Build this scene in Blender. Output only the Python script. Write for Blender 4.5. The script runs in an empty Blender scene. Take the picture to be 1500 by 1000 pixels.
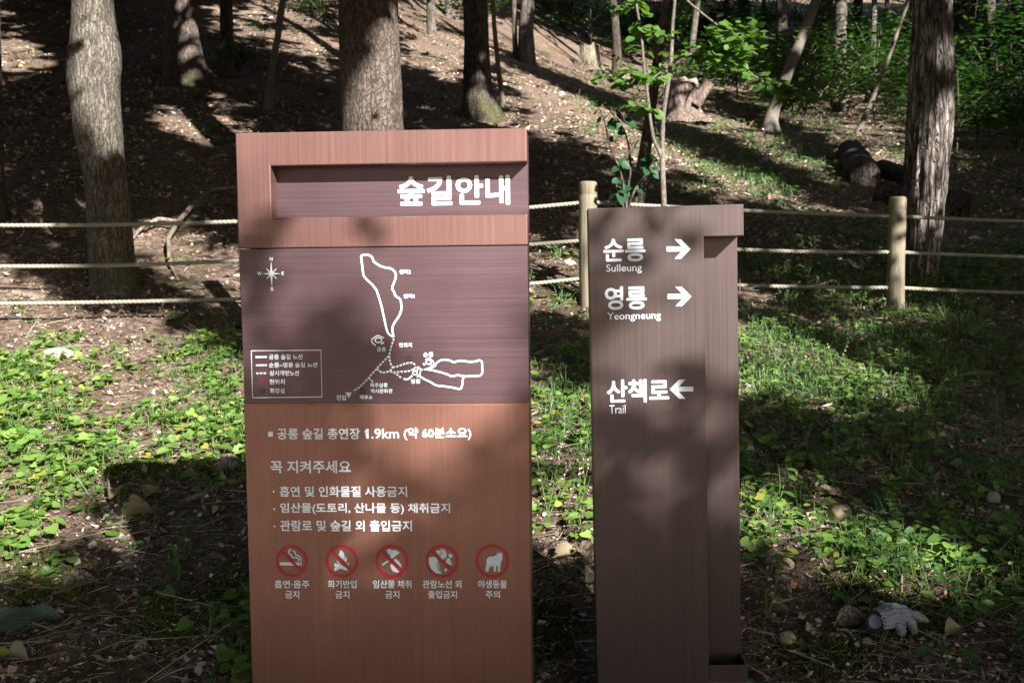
import bpy, bmesh, math, random
import numpy as np
from mathutils import Vector, Matrix
random.seed(7); RNG = np.random.default_rng(11)
SC = bpy.context.scene
C = SC.collection

# ------------------------------------------------------------------ camera
EYE = np.array([0.0, 0.0, 1.5]); FPX = 1458.0
PITCH = math.radians(4.0); ROLL = -0.011
cam_d = bpy.data.cameras.new('camera'); cam_d.sensor_width = 36.0; cam_d.lens = FPX / 1500 * 36.0
cam_d.clip_end = 600; cam_d.clip_start = 0.05
cam_d.dof.use_dof = True; cam_d.dof.focus_distance = 2.85; cam_d.dof.aperture_fstop = 9.0
cam = bpy.data.objects.new('camera', cam_d); C.objects.link(cam)
RC = Matrix.Rotation(math.pi / 2 - PITCH, 4, 'X') @ Matrix.Rotation(ROLL, 4, 'Z')
cam.matrix_world = Matrix.Translation(Vector(EYE)) @ RC
SC.camera = cam
R3 = np.array(RC.to_3x3())

# ------------------------------------------------------------------ light
SUN = np.array([-1.39, 2.30, -1.43]); SUN /= np.linalg.norm(SUN)      # the way the light travels
ELEV = math.asin(-SUN[2]); AZ = math.atan2(-SUN[0], -SUN[1])          # compass bearing of the sun from +Y
world = bpy.data.worlds.new('World'); SC.world = world; world.use_nodes = True
wn = world.node_tree.nodes; wl = world.node_tree.links
sky = wn.new('ShaderNodeTexSky'); sky.sky_type = 'NISHITA'; sky.sun_disc = False
sky.sun_elevation = ELEV; sky.sun_rotation = AZ
wl.new(sky.outputs[0], wn['Background'].inputs[0]); wn['Background'].inputs[1].default_value = 0.05
sun_d = bpy.data.lights.new('sun', 'SUN'); sun_d.energy = 5.0; sun_d.angle = math.radians(0.55); sun_d.color = (1.0, 0.975, 0.94)
sun = bpy.data.objects.new('sun', sun_d); C.objects.link(sun)
sun.rotation_euler = Vector(SUN).to_track_quat('-Z', 'Y').to_euler(); sun.location = (8, -14, 12)
SC.view_settings.view_transform = 'Standard'; SC.view_settings.look = 'None'
SC.view_settings.exposure = 1.85; SC.view_settings.gamma = 1.0; SC.view_settings.use_curve_mapping = False
SC.cycles.use_denoising = True
SC.cycles.max_bounces = 5; SC.cycles.diffuse_bounces = 3; SC.cycles.glossy_bounces = 2
SC.cycles.transmission_bounces = 3; SC.cycles.transparent_max_bounces = 4
SC.cycles.caustics_reflective = False; SC.cycles.caustics_refractive = False

# ------------------------------------------------------------------ projection helpers
def rays(px, py):
    px = np.asarray(px, float); py = np.asarray(py, float)
    d = np.stack([(px - 750) / FPX, -(py - 500) / FPX, -np.ones_like(px)], -1)
    return d @ R3.T
def project(P):
    q = (np.asarray(P, float) - EYE) @ R3
    w = np.maximum(-q[..., 2], 1e-6)
    return 750 + FPX * q[..., 0] / w, 500 - FPX * q[..., 1] / w, -q[..., 2]

# ------------------------------------------------------------------ noise
def _hash(ix, iy, iz, s):
    h = (ix.astype(np.int64) * 374761393 + iy.astype(np.int64) * 668265263 + iz.astype(np.int64) * 2147483647 + s * 974711) & 0xFFFFFFFF
    h = ((h ^ (h >> 13)) * 1274126177) & 0xFFFFFFFF
    h = (h ^ (h >> 16)) & 0xFFFFFF
    return h / float(0xFFFFFF)
def vnoise(x, y, z=0.0, s=0):
    x, y, z = np.broadcast_arrays(np.asarray(x, float), np.asarray(y, float), np.asarray(z, float))
    x0, y0, z0 = np.floor(x), np.floor(y), np.floor(z)
    fx, fy, fz = x - x0, y - y0, z - z0
    fx, fy, fz = [f * f * (3 - 2 * f) for f in (fx, fy, fz)]
    r = 0
    for i in (0, 1):
        for j in (0, 1):
            for k in (0, 1):
                r = r + _hash(x0 + i, y0 + j, z0 + k, s) * (fx if i else 1 - fx) * (fy if j else 1 - fy) * (fz if k else 1 - fz)
    return r * 2 - 1
def fbm(x, y, z=0.0, s=0, o=3):
    r, a = 0, 1.0
    for i in range(o):
        r = r + a * vnoise(x * 2 ** i, y * 2 ** i, np.asarray(z) * 2 ** i, s + i); a *= .5
    return r

# ------------------------------------------------------------------ terrain
FX = np.array([-40, -4.8, -2.1, .61, 3.24, 5.9, 40]); FY = np.array([4.5, 7.5, 7.75, 7.95, 8.4, 8.75, 12.0])
FH = np.array([.9, 1.09, 1.09, 1.225, 1.11, 1.04, 1.0])
SX = np.array([-40, -12, -5, -2, .5, 3, 8, 40]); SS = np.array([.42, .40, .37, .33, .295, .265, .25, .25])
def height(x, y, fine=True):
    x = np.asarray(x, float); y = np.asarray(y, float)
    yf = np.interp(x, FX, FY); hf = np.interp(x, FX, FH); s = np.interp(x, SX, SS)
    t = np.clip((y - 2.7) / (yf - 2.7), -1, None)
    near = hf * np.where(t > 0, t, 0.0)
    h = np.where(y < yf, near, hf + s * (y - yf) + .16 * np.maximum(y - 36, 0))
    h = h + .10 * fbm(x * .35, y * .35, 0, 5, 2) * np.clip((y - 7) / 6, 0, 1)
    if fine:
        h = h + .020 * vnoise(x * 2.3, y * 2.3, 0, 9) * np.clip((y - 2.2) / 2, .2, 1) + .010 * vnoise(x * 7, y * 7, 0, 12) + .006 * vnoise(x * 17, y * 17, 0, 15)
    return h
def hit(px, py):
    d = rays(px, py); t = 2.0
    f = lambda t: EYE[2] + d[2] * t - float(height(EYE[0] + d[0] * t, EYE[1] + d[1] * t))
    while f(t) > 0 and t < 200: t += .15
    a, b = t - .15, t
    for _ in range(30):
        m = (a + b) / 2
        if f(m) > 0: a = m
        else: b = m
    P = EYE + d * b
    return P

# ------------------------------------------------------------------ object helpers
USED = set()
def tag(o, label=None, cat=None, group=None, kind=None):
    if label: o['label'] = label
    if cat: o['category'] = cat
    if group: o['group'] = group
    if kind: o['kind'] = kind
    return o
def thing(name, label, cat, loc=(0, 0, 0), rz=0.0, group=None):
    o = bpy.data.objects.new(name, None); o.empty_display_size = .1
    C.objects.link(o); o.location = loc; o.rotation_euler = (0, 0, rz)
    bpy.context.view_layer.update()
    return tag(o, label, cat, group)
def mesh_np(name, V, F, mat, smooth=True, cols=None):
    """V (n,3); F a list of (m,k) int arrays"""
    me = bpy.data.meshes.new(name)
    V = np.asarray(V, np.float32)
    if isinstance(F, np.ndarray): F = [F]
    F = [np.asarray(f, np.int32) for f in F if len(f)]
    me.vertices.add(len(V)); me.vertices.foreach_set('co', V.ravel())
    tot = sum(f.size for f in F); npoly = sum(len(f) for f in F)
    me.loops.add(tot); me.loops.foreach_set('vertex_index', np.concatenate([f.ravel() for f in F]))
    me.polygons.add(npoly)
    st = np.concatenate([np.full(len(f), f.shape[1]) for f in F])
    me.polygons.foreach_set('loop_start', np.concatenate([[0], np.cumsum(st)[:-1]]).astype(np.int32))
    me.polygons.foreach_set('loop_total', st.astype(np.int32))
    me.update(calc_edges=True)
    if smooth: me.polygons.foreach_set('use_smooth', np.ones(npoly, bool))
    if mat is not None: me.materials.append(mat)
    return me
def obj(name, me, parent=None, world_coords=True):
    o = bpy.data.objects.new(name, me); C.objects.link(o)
    if parent is not None:
        o.parent = parent
        if world_coords: o.matrix_parent_inverse = parent.matrix_world.inverted()
    return o
def bm_mesh(name, bm, mat, smooth=False):
    me = bpy.data.meshes.new(name); bmesh.ops.recalc_face_normals(bm, faces=bm.faces); bm.to_mesh(me); bm.free()
    if smooth:
        for p in me.polygons: p.use_smooth = True
    me.materials.append(mat); return me

# ------------------------------------------------------------------ materials
def new_mat(name):
    m = bpy.data.materials.new(name); m.use_nodes = True
    nt = m.node_tree; return m, nt.nodes, nt.links, nt.nodes['Principled BSDF']
def ramp(n, stops):
    r = n.new('ShaderNodeValToRGB'); cr = r.color_ramp
    while len(cr.elements) > 1: cr.elements.remove(cr.elements[-1])
    cr.elements[0].position = stops[0][0]; cr.elements[0].color = (*stops[0][1], 1)
    for p, c in stops[1:]:
        e = cr.elements.new(p); e.color = (*c, 1)
    return r
def coords(n, l, scale, kind='Object'):
    t = n.new('ShaderNodeTexCoord'); m = n.new('ShaderNodeMapping'); m.inputs['Scale'].default_value = scale
    l.new(t.outputs[kind], m.inputs[0]); return m.outputs[0]
def noise(n, l, vec, sc, det=4, rough=.6):
    t = n.new('ShaderNodeTexNoise'); t.inputs['Scale'].default_value = sc; t.inputs['Detail'].default_value = det; t.inputs['Roughness'].default_value = rough
    if vec: l.new(vec, t.inputs['Vector'])
    return t.outputs['Fac']
def mix(n, l, f, a, b, mode='MIX'):
    m = n.new('ShaderNodeMix'); m.data_type = 'RGBA'; m.blend_type = mode
    for s, v in ((0, f), (6, a), (7, b)):
        if hasattr(v, 'is_linked'): l.new(v, m.inputs[s])
        else: m.inputs[s].default_value = v if s == 0 else (*v, 1)
    return m.outputs[2]
def bump(n, l, h, st, dist, p):
    b = n.new('ShaderNodeBump'); b.inputs['Strength'].default_value = st; b.inputs['Distance'].default_value = dist
    l.new(h, b.inputs['Height']); l.new(b.outputs[0], p.inputs['Normal']); return b

def metal(name, c1, c2, vertical, metallic=.55, rough=.42):
    """brushed, patinated copper-coloured sheet: long fine streaks along the brush direction"""
    m, n, l, p = new_mat(name)
    v1 = coords(n, l, (420, 420, 2.0) if vertical else (1.6, 1.6, 420))
    v2 = coords(n, l, (110, 110, .7) if vertical else (.8, .8, 120))
    v3 = coords(n, l, (2.2, 2.2, 1.6))
    f = noise(n, l, v1, 1, 3); g = noise(n, l, v2, 1, 3); b = noise(n, l, v3, 1, 3)
    r1 = ramp(n, [(.32, c1), (.68, c2)]); l.new(g, r1.inputs[0])
    r2 = ramp(n, [(.3, (.88, .88, .88)), (.7, (1.08, 1.08, 1.08))]); l.new(f, r2.inputs[0])
    r3 = ramp(n, [(.3, (.80, .77, .76)), (.7, (1.12, 1.12, 1.13))]); l.new(b, r3.inputs[0])
    c = mix(n, l, 1.0, r1.outputs[0], r2.outputs[0], 'MULTIPLY'); c = mix(n, l, 1.0, c, r3.outputs[0], 'MULTIPLY')
    l.new(c, p.inputs['Base Color'])
    p.inputs['Metallic'].default_value = metallic; p.inputs['Anisotropic'].default_value = .4
    rr = n.new('ShaderNodeMapRange'); rr.inputs[1].default_value = .3; rr.inputs[2].default_value = .7
    rr.inputs[3].default_value = rough - .07; rr.inputs[4].default_value = rough + .09
    l.new(f, rr.inputs[0]); l.new(rr.outputs[0], p.inputs['Roughness'])
    bump(n, l, f, .12, .0006, p)
    return m
M_header = metal('brushed_copper_header', (.165, .083, .070), (.185, .098, .084), True)
M_purple = metal('brushed_copper_purple', (.098, .056, .062), (.112, .067, .073), False)
M_lower = metal('brushed_copper_lower', (.225, .106, .078), (.252, .124, .094), True)
M_dark = metal('brushed_bronze_dark', (.084, .057, .054), (.095, .068, .067), True, .50, .40)
M_seam = metal('seam_copper', (.5, .22, .12), (.6, .3, .18), False, .8, .3)

def flat(name, c, rough=.55, var=.06, sc=60):
    m, n, l, p = new_mat(name)
    f = noise(n, l, coords(n, l, (sc, sc, sc)), 1, 2)
    r = ramp(n, [(.3, tuple(x * (1 - var) for x in c)), (.7, tuple(min(1, x * (1 + var)) for x in c))]); l.new(f, r.inputs[0])
    l.new(r.outputs[0], p.inputs['Base Color']); p.inputs['Roughness'].default_value = rough; return m
M_white = flat('white_vinyl', (.80, .85, .92))
M_pale = flat('pale_vinyl', (.60, .66, .70))
M_red = flat('red_vinyl', (.34, .005, .018), .4)
M_blue = flat('blue_vinyl', (.03, .05, .30))
M_black = flat('black_vinyl', (.02, .018, .02))

def bark(name, dark, mid, light, sx=16, sz=3.2, crack=.5, moss=0.0, depth=.02, streak=0.0):
    m, n, l, p = new_mat(name)
    v = coords(n, l, (sx, sx, sz))
    def ridge(vec, sc, det, dist):
        t = n.new('ShaderNodeTexNoise'); t.inputs['Scale'].default_value = sc; t.inputs['Detail'].default_value = det; t.inputs['Roughness'].default_value = .55; t.inputs['Distortion'].default_value = dist
        l.new(vec, t.inputs['Vector']); m1 = n.new('ShaderNodeMath'); m1.operation = 'SUBTRACT'; m1.inputs[1].default_value = .5; l.new(t.outputs['Fac'], m1.inputs[0])
        m2 = n.new('ShaderNodeMath'); m2.operation = 'ABSOLUTE'; l.new(m1.outputs[0], m2.inputs[0]); return m2.outputs[0]
    ra = ridge(v, 1.0, 3, .15); rb = ridge(coords(n, l, (sx * 1.1, sx * 1.1, sz * 2.6)), 1.4, 3, .3)
    mn = n.new('ShaderNodeMath'); mn.operation = 'MINIMUM'; l.new(ra, mn.inputs[0])
    sc2 = n.new('ShaderNodeMath'); sc2.operation = 'MULTIPLY'; sc2.inputs[1].default_value = 1.7; l.new(rb, sc2.inputs[0]); l.new(sc2.outputs[0], mn.inputs[1])
    r = ramp(n, [(0, (0, 0, 0)), (.05 * crack, (.35, .35, .35)), (.16 * crack, (.85, .85, .85)), (.3, (1, 1, 1))]); l.new(mn.outputs[0], r.inputs[0])
    f = noise(n, l, coords(n, l, (sx * 3, sx * 3, sz * 3)), 1, 6, .7)
    g = noise(n, l, coords(n, l, (2.5, 2.5, 1.2)), 1, 4)
    cr = ramp(n, [(.25, mid), (.5, tuple((a + b) / 2 for a, b in zip(mid, light))), (.75, light)]); l.new(f, cr.inputs[0])
    c = mix(n, l, r.outputs[0], dark, cr.outputs[0])
    gr = ramp(n, [(.35, (.72, .70, .68)), (.65, (1.15, 1.15, 1.15))]); l.new(g, gr.inputs[0])
    c = mix(n, l, 1.0, c, gr.outputs[0], 'MULTIPLY')
    if moss > 0:
        tc = n.new('ShaderNodeTexCoord'); sp = n.new('ShaderNodeSeparateXYZ'); l.new(tc.outputs['Object'], sp.inputs[0])
        mr = n.new('ShaderNodeMapRange'); mr.inputs[1].default_value = moss; mr.inputs[2].default_value = -.1; mr.inputs[3].default_value = 0; mr.inputs[4].default_value = .9
        l.new(sp.outputs[2], mr.inputs[0])
        mm = n.new('ShaderNodeMath'); mm.operation = 'MULTIPLY'; l.new(mr.outputs[0], mm.inputs[0])
        g2 = ramp(n, [(.45, (0, 0, 0)), (.58, (1, 1, 1))]); l.new(noise(n, l, coords(n, l, (7, 7, 5)), 1, 4), g2.inputs[0]); l.new(g2.outputs[0], mm.inputs[1])
        c = mix(n, l, mm.outputs[0], c, (.075, .085, .02))
    l.new(c, p.inputs['Base Color']); p.inputs['Roughness'].default_value = .9
    p.inputs['Specular IOR Level'].default_value = .2
    h = mix(n, l, .35, r.outputs[0], cr.outputs[0])
    bump(n, l, h, .9, depth, p)
    return m
M_bark_grey = bark('grey_flaky_bark', (.035, .027, .02), (.125, .112, .088), (.27, .245, .205), 30, 5.5, .55, .35, .010)
M_bark_brown = bark('brown_scaly_bark', (.035, .024, .019), (.105, .08, .064), (.225, .178, .148), 22, 7, .45, .1, .014)
M_bark_dark = bark('dark_bark', (.02, .016, .013), (.085, .068, .055), (.16, .13, .11), 14, 3, .5, .5, .02)
M_bark_split = bark('furrowed_bark', (.02, .014, .012), (.13, .10, .088), (.58, .52, .46), 13, 1.6, .7, .2, .03)
M_bark_smooth = bark('smooth_pale_bark', (.06, .05, .04), (.125, .105, .085), (.25, .215, .18), 30, 9, .2, 0, .003)
M_bark_far = bark('far_bark', (.03, .025, .02), (.11, .09, .075), (.22, .19, .16), 10, 2.2, .4, 0, .02)
M_dead = bark('dead_wood', (.05, .035, .028), (.22, .17, .13), (.42, .34, .27), 30, 6, .3, 0, .004)

def wood_post():
    m, n, l, p = new_mat('peeled_post_wood')
    f = noise(n, l, coords(n, l, (60, 60, 2.5)), 1, 5); g = noise(n, l, coords(n, l, (6, 6, 2)), 1, 3)
    r = ramp(n, [(.3, (.13, .105, .072)), (.52, (.20, .165, .115)), (.75, (.26, .22, .16))]); l.new(f, r.inputs[0])
    r2 = ramp(n, [(.35, (.78, .80, .74)), (.65, (1.08, 1.05, 1.0))]); l.new(g, r2.inputs[0])
    c = mix(n, l, 1.0, r.outputs[0], r2.outputs[0], 'MULTIPLY'); l.new(c, p.inputs['Base Color']); p.inputs['Roughness'].default_value = .75
    st = ramp(n, [(.52, (0, 0, 0)), (.66, (.6, .6, .6))]); l.new(noise(n, l, coords(n, l, (9, 9, 1.1)), 1, 5), st.inputs[0]); c = mix(n, l, st.outputs[0], c, (.085, .080, .058))
    ck = n.new('ShaderNodeTexNoise'); ck.inputs['Scale'].default_value = 1; ck.inputs['Detail'].default_value = 2; l.new(coords(n, l, (32, 32, .9)), ck.inputs['Vector'])
    cr = ramp(n, [(.485, (0, 0, 0)), (.498, (.75, .75, .75)), (.502, (.75, .75, .75)), (.515, (0, 0, 0))]); l.new(ck.outputs['Fac'], cr.inputs[0]); c = mix(n, l, cr.outputs[0], c, (.05, .035, .02))
    l.new(c, p.inputs['Base Color'])
    bump(n, l, f, .4, .004, p); return m
M_post = wood_post()
M_rope = flat('twisted_rope', (.25, .23, .18), .85, .2, 300)
M_rope_core = flat('rope_core', (.10, .085, .06), .9)

def leaf_mat(name, stops, trans=.45, rough=.45):
    m, n, l, p = new_mat(name)
    g = n.new('ShaderNodeNewGeometry'); r = ramp(n, stops); l.new(g.outputs['Random Per Island'], r.inputs[0])
    l.new(r.outputs[0], p.inputs['Base Color']); p.inputs['Roughness'].default_value = rough
    p.inputs['Specular IOR Level'].default_value = .35
    t = n.new('ShaderNodeBsdfTranslucent'); tc = mix(n, l, 1.0, r.outputs[0], (1.25, 1.35, .45), 'MULTIPLY'); l.new(tc, t.inputs['Color'])
    ms = n.new('ShaderNodeMixShader'); ms.inputs[0].default_value = trans
    l.new(p.outputs[0], ms.inputs[1]); l.new(t.outputs[0], ms.inputs[2]); l.new(ms.outputs[0], n['Material Output'].inputs[0])
    return m
M_leaf_ground = leaf_mat('ground_leaf', [(0, (.06, .12, .022)), (.35, (.11, .20, .04)), (.7, (.17, .28, .06)), (.93, (.25, .34, .08)), (1, (.30, .26, .05))], .3)
M_leaf_mix = leaf_mat('weed_leaf', [(0, (.035, .085, .022)), (.5, (.065, .135, .032)), (.9, (.11, .19, .04)), (1, (.19, .20, .05))], .3)
M_leaf_sap = leaf_mat('sapling_leaf', [(0, (.045, .10, .018)), (.5, (.08, .165, .032)), (1, (.14, .24, .05))], .45)
M_leaf_deep = leaf_mat('deep_green_leaf', [(0, (.014, .055, .020)), (1, (.028, .085, .032))], .3)
M_leaf_shrub = leaf_mat('shrub_leaf', [(0, (.014, .045, .010)), (.5, (.028, .078, .016)), (1, (.07, .135, .03))], .40)
M_leaf_crown = leaf_mat('crown_leaf', [(0, (.02, .055, .010)), (.5, (.04, .09, .015)), (1, (.07, .13, .02))], .05)
M_litter = leaf_mat('dry_litter', [(0, (.07, .045, .032)), (.2, (.15, .098, .072)), (.45, (.29, .195, .145)), (.75, (.46, .335, .26)), (.96, (.68, .56, .46)), (1, (.46, .24, .09))], .1, .8)
M_twig = leaf_mat('twig', [(0, (.08, .055, .04)), (.5, (.20, .15, .11)), (1, (.40, .33, .26))], .0, .9)
M_dry_leaf = leaf_mat('dry_leaf', [(0, (.26, .20, .12)), (1, (.36, .29, .19))], .2, .7)
M_grey_leaf = leaf_mat('grey_green_leaf', [(0, (.10, .13, .095)), (1, (.13, .155, .115))], .2, .7)
M_grass = leaf_mat('grass_blade', [(0, (.04, .09, .015)), (1, (.10, .17, .035))], .35)
M_stem = flat('green_stem', (.10, .15, .035), .6, .2)
M_moss = leaf_mat('moss', [(0, (.035, .05, .008)), (1, (.09, .11, .018))], .1, .95)
M_petal = flat('small_pinkish_seed', (.55, .42, .36), .8)

def stone(name, a, b, sc=9):
    m, n, l, p = new_mat(name)
    f = noise(n, l, coords(n, l, (sc, sc, sc)), 1, 8, .7); r = ramp(n, [(.3, a), (.7, b)]); l.new(f, r.inputs[0])
    l.new(r.outputs[0], p.inputs['Base Color']); p.inputs['Roughness'].default_value = .85; bump(n, l, f, .6, .008, p); return m
M_stone_pale = stone('pale_stone', (.24, .22, .18), (.42, .39, .33))
M_stone_tan = stone('tan_stone', (.28, .22, .13), (.46, .38, .25), 14)
M_stone_grey = stone('grey_stone', (.16, .15, .14), (.36, .34, .31))

def soil():
    m, n, l, p = new_mat('forest_floor')
    v = coords(n, l, (1, 1, 1))
    f = noise(n, l, v, 55, 8, .75); g = noise(n, l, v, 1.1, 5, .6); k = noise(n, l, v, .42, 3)
    vo = n.new('ShaderNodeTexVoronoi'); vo.inputs['Scale'].default_value = 27; vo.inputs['Randomness'].default_value = 1
    w = n.new('ShaderNodeVectorMath'); w.operation = 'MULTIPLY_ADD'; w.inputs[1].default_value = (.06, .06, .06)
    nn = n.new('ShaderNodeTexNoise'); nn.inputs['Scale'].default_value = 20; l.new(v, nn.inputs['Vector']); l.new(nn.outputs['Color'], w.inputs[0]); l.new(v, w.inputs[2])
    l.new(w.outputs[0], vo.inputs['Vector'])
    sp = n.new('ShaderNodeSeparateXYZ'); l.new(vo.outputs['Color'], sp.inputs[0])
    lr = ramp(n, [(0, (.04, .026, .018)), (.3, (.13, .084, .06)), (.6, (.28, .19, .14)), (.85, (.44, .32, .25)), (1, (.56, .45, .36))]); l.new(sp.outputs[0], lr.inputs[0])
    sr = ramp(n, [(.36, (.03, .02, .015)), (.5, (.18, .125, .092)), (.66, (.46, .36, .29))]); l.new(f, sr.inputs[0])
    c = mix(n, l, .55, lr.outputs[0], sr.outputs[0])
    mo = ramp(n, [(.55, (0, 0, 0)), (.66, (.7, .7, .7))]); l.new(g, mo.inputs[0])
    c = mix(n, l, mo.outputs[0], c, (.065, .072, .018))
    kr = ramp(n, [(.4, (.8, .8, .8)), (.6, (1.12, 1.1, 1.08))]); l.new(k, kr.inputs[0]); c = mix(n, l, 1.0, c, kr.outputs[0], 'MULTIPLY')
    l.new(c, p.inputs['Base Color']); p.inputs['Roughness'].default_value = .95; p.inputs['Specular IOR Level'].default_value = .15
    h = mix(n, l, .5, lr.outputs[0], sr.outputs[0]); bump(n, l, h, 1.0, .09, p)
    return m
M_soil = soil()

# ------------------------------------------------------------------ ground: one sheet
def axis(parts):
    return np.unique(np.concatenate([np.arange(a, b, s) for a, b, s in parts]))
gx = axis([(-130, -30, 10), (-30, -12, 1.0), (-12, -5, .25), (-5, 6, .07), (6, 14, .25), (14, 34, 1.0), (34, 131, 10)])
gy = axis([(-70, -10, 6), (-10, 2.5, .6), (2.5, 9.5, .06), (9.5, 16, .12), (16, 30, .3), (30, 60, .9), (60, 190, 8)])
GX, GY = np.meshgrid(gx, gy, indexing='ij')
V = np.stack([GX, GY, height(GX, GY)], -1).reshape(-1, 3)
a = np.arange(len(gx) * len(gy)).reshape(len(gx), len(gy))
F = np.stack([a[:-1, :-1], a[1:, :-1], a[1:, 1:], a[:-1, 1:]], -1).reshape(-1, 4)
tag(obj('forest_floor', mesh_np('forest_floor', V, F, M_soil)), 'sloping forest floor of brown leaf litter and soil', kind='structure')

M_path = stone('packed_sandy_path', (.34, .27, .20), (.50, .42, .33), 30)
pxs, pys = np.meshgrid(np.arange(-14, 14.1, .5), np.arange(-7, 1.61, .2), indexing='ij')
a = np.arange(pxs.size).reshape(pxs.shape); V = np.stack([pxs, pys, height(pxs, pys, False) + .03], -1).reshape(-1, 3)
tag(obj('path', mesh_np('path', V, np.stack([a[:-1, :-1], a[1:, :-1], a[1:, 1:], a[:-1, 1:]], -1).reshape(-1, 4), M_path)), 'pale sandy path in front of the two signs', kind='structure')

# ------------------------------------------------------------------ sign planes
class Plane:
    def __init__(s, P0, yaw, lean):
        y = math.radians(yaw); a = math.radians(lean)
        r = np.array([math.cos(y), -math.sin(y), 0]); u = np.array([0, 0, 1.0])
        s.r = r * math.cos(a) + u * math.sin(a); s.u = u * math.cos(a) - r * math.sin(a)
        s.n = np.cross(s.r, s.u); s.P0 = np.array(P0, float)        # n points towards the camera
        if s.n[1] > 0: s.n = -s.n
        s.M = Matrix(((s.r[0], -s.n[0], s.u[0], P0[0]), (s.r[1], -s.n[1], s.u[1], P0[1]), (s.r[2], -s.n[2], s.u[2], P0[2]), (0, 0, 0, 1)))
    def loc(s, px, py, depth=0.0):                                   # photo pixel -> (x, z) in the sign's own frame
        d = rays(px, py); o = s.P0 - s.n * depth
        t = ((o - EYE) @ s.n) / (d @ s.n)
        P = EYE + d * t[..., None] if np.ndim(t) else EYE + d * t
        q = P - s.P0
        return np.stack([q @ s.r, q @ s.u], -1)
    def world(s, x, z, y=0.0):
        return s.P0 + s.r * x + s.u * z - s.n * y

PL = Plane((-.36, 2.76, 0), 3.0, 0.0)
PR = Plane((.45, 2.95, 0), 2.5, 0.85)

def empty_at(name, label, cat, M):
    o = bpy.data.objects.new(name, None); C.objects.link(o); o.empty_display_size = .2
    o.matrix_world = M; bpy.context.view_layer.update(); return tag(o, label, cat)
def extrude_poly(name, pts, y0, y1, mat, parent, bev=.002, part=None):
    bm = bmesh.new()
    f = [bm.verts.new((x, y0, z)) for x, z in pts]; g = [bm.verts.new((x, y1, z)) for x, z in pts]
    k = len(pts); bm.faces.new(f); bm.faces.new(g[::-1])
    for i in range(k): bm.faces.new((f[i], f[(i + 1) % k], g[(i + 1) % k], g[i]))
    bmesh.ops.recalc_face_normals(bm, faces=bm.faces)
    if bev: bmesh.ops.bevel(bm, geom=list(bm.edges), offset=bev, segments=2, affect='EDGES', profile=.5)
    o = obj(name, bm_mesh(name, bm, mat), parent, False); return o
def rect(x0, z0, x1, z1): return [(x0, z0), (x1, z0), (x1, z1), (x0, z1)]

def text(body, box, PLN, parent, mat, y=-.0012, bold=.03, name='lettering', depth=0.0):
    cu = bpy.data.curves.new('t', 'FONT'); cu.body = body; cu.size = 1; cu.resolution_u = 3
    o = bpy.data.objects.new('t', cu)
    me = o.to_mesh()
    n = len(me.vertices); co = np.empty(n * 3, np.float32); me.vertices.foreach_get('co', co); co = co.reshape(-1, 3)
    fs = [tuple(p.vertices) for p in me.polygons]; o.to_mesh_clear(); bpy.data.objects.remove(o); bpy.data.curves.remove(cu)
    mn, mx = co.min(0), co.max(0)
    x0, y0, x1, y1 = box; ym, xm = (y0 + y1) / 2, (x0 + x1) / 2
    l = PLN.loc(x0, ym, depth); r = PLN.loc(x1, ym, depth); t = PLN.loc(xm, y0, depth); b = PLN.loc(xm, y1, depth)
    H = t[1] - b[1]; e = bold * H if bold else 0
    W = r[0] - l[0] - 2 * e; Hh = H - 2 * e
    X = l[0] + e + (co[:, 0] - mn[0]) / (mx[0] - mn[0]) * W
    Z = b[1] + e + (co[:, 1] - mn[1]) / (mx[1] - mn[1]) * Hh
    VV = []; FF = []; k = 0
    sh = [(0, 0), (e, 0), (-e, 0), (0, e), (0, -e), (e * .7, e * .7), (-e * .7, e * .7), (e * .7, -e * .7), (-e * .7, -e * .7)] if e else [(0, 0)]
    for i, (dx, dz) in enumerate(sh):
        VV += [(X[j] + dx, depth + y - i * .00006, Z[j] + dz) for j in range(n)]
        FF += [tuple(v + k for v in f) for f in fs]; k += n
    m2 = bpy.data.meshes.new(name); m2.from_pydata(VV, [], FF); m2.materials.append(mat); m2.update()
    return obj(name, m2, parent, False)
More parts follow.
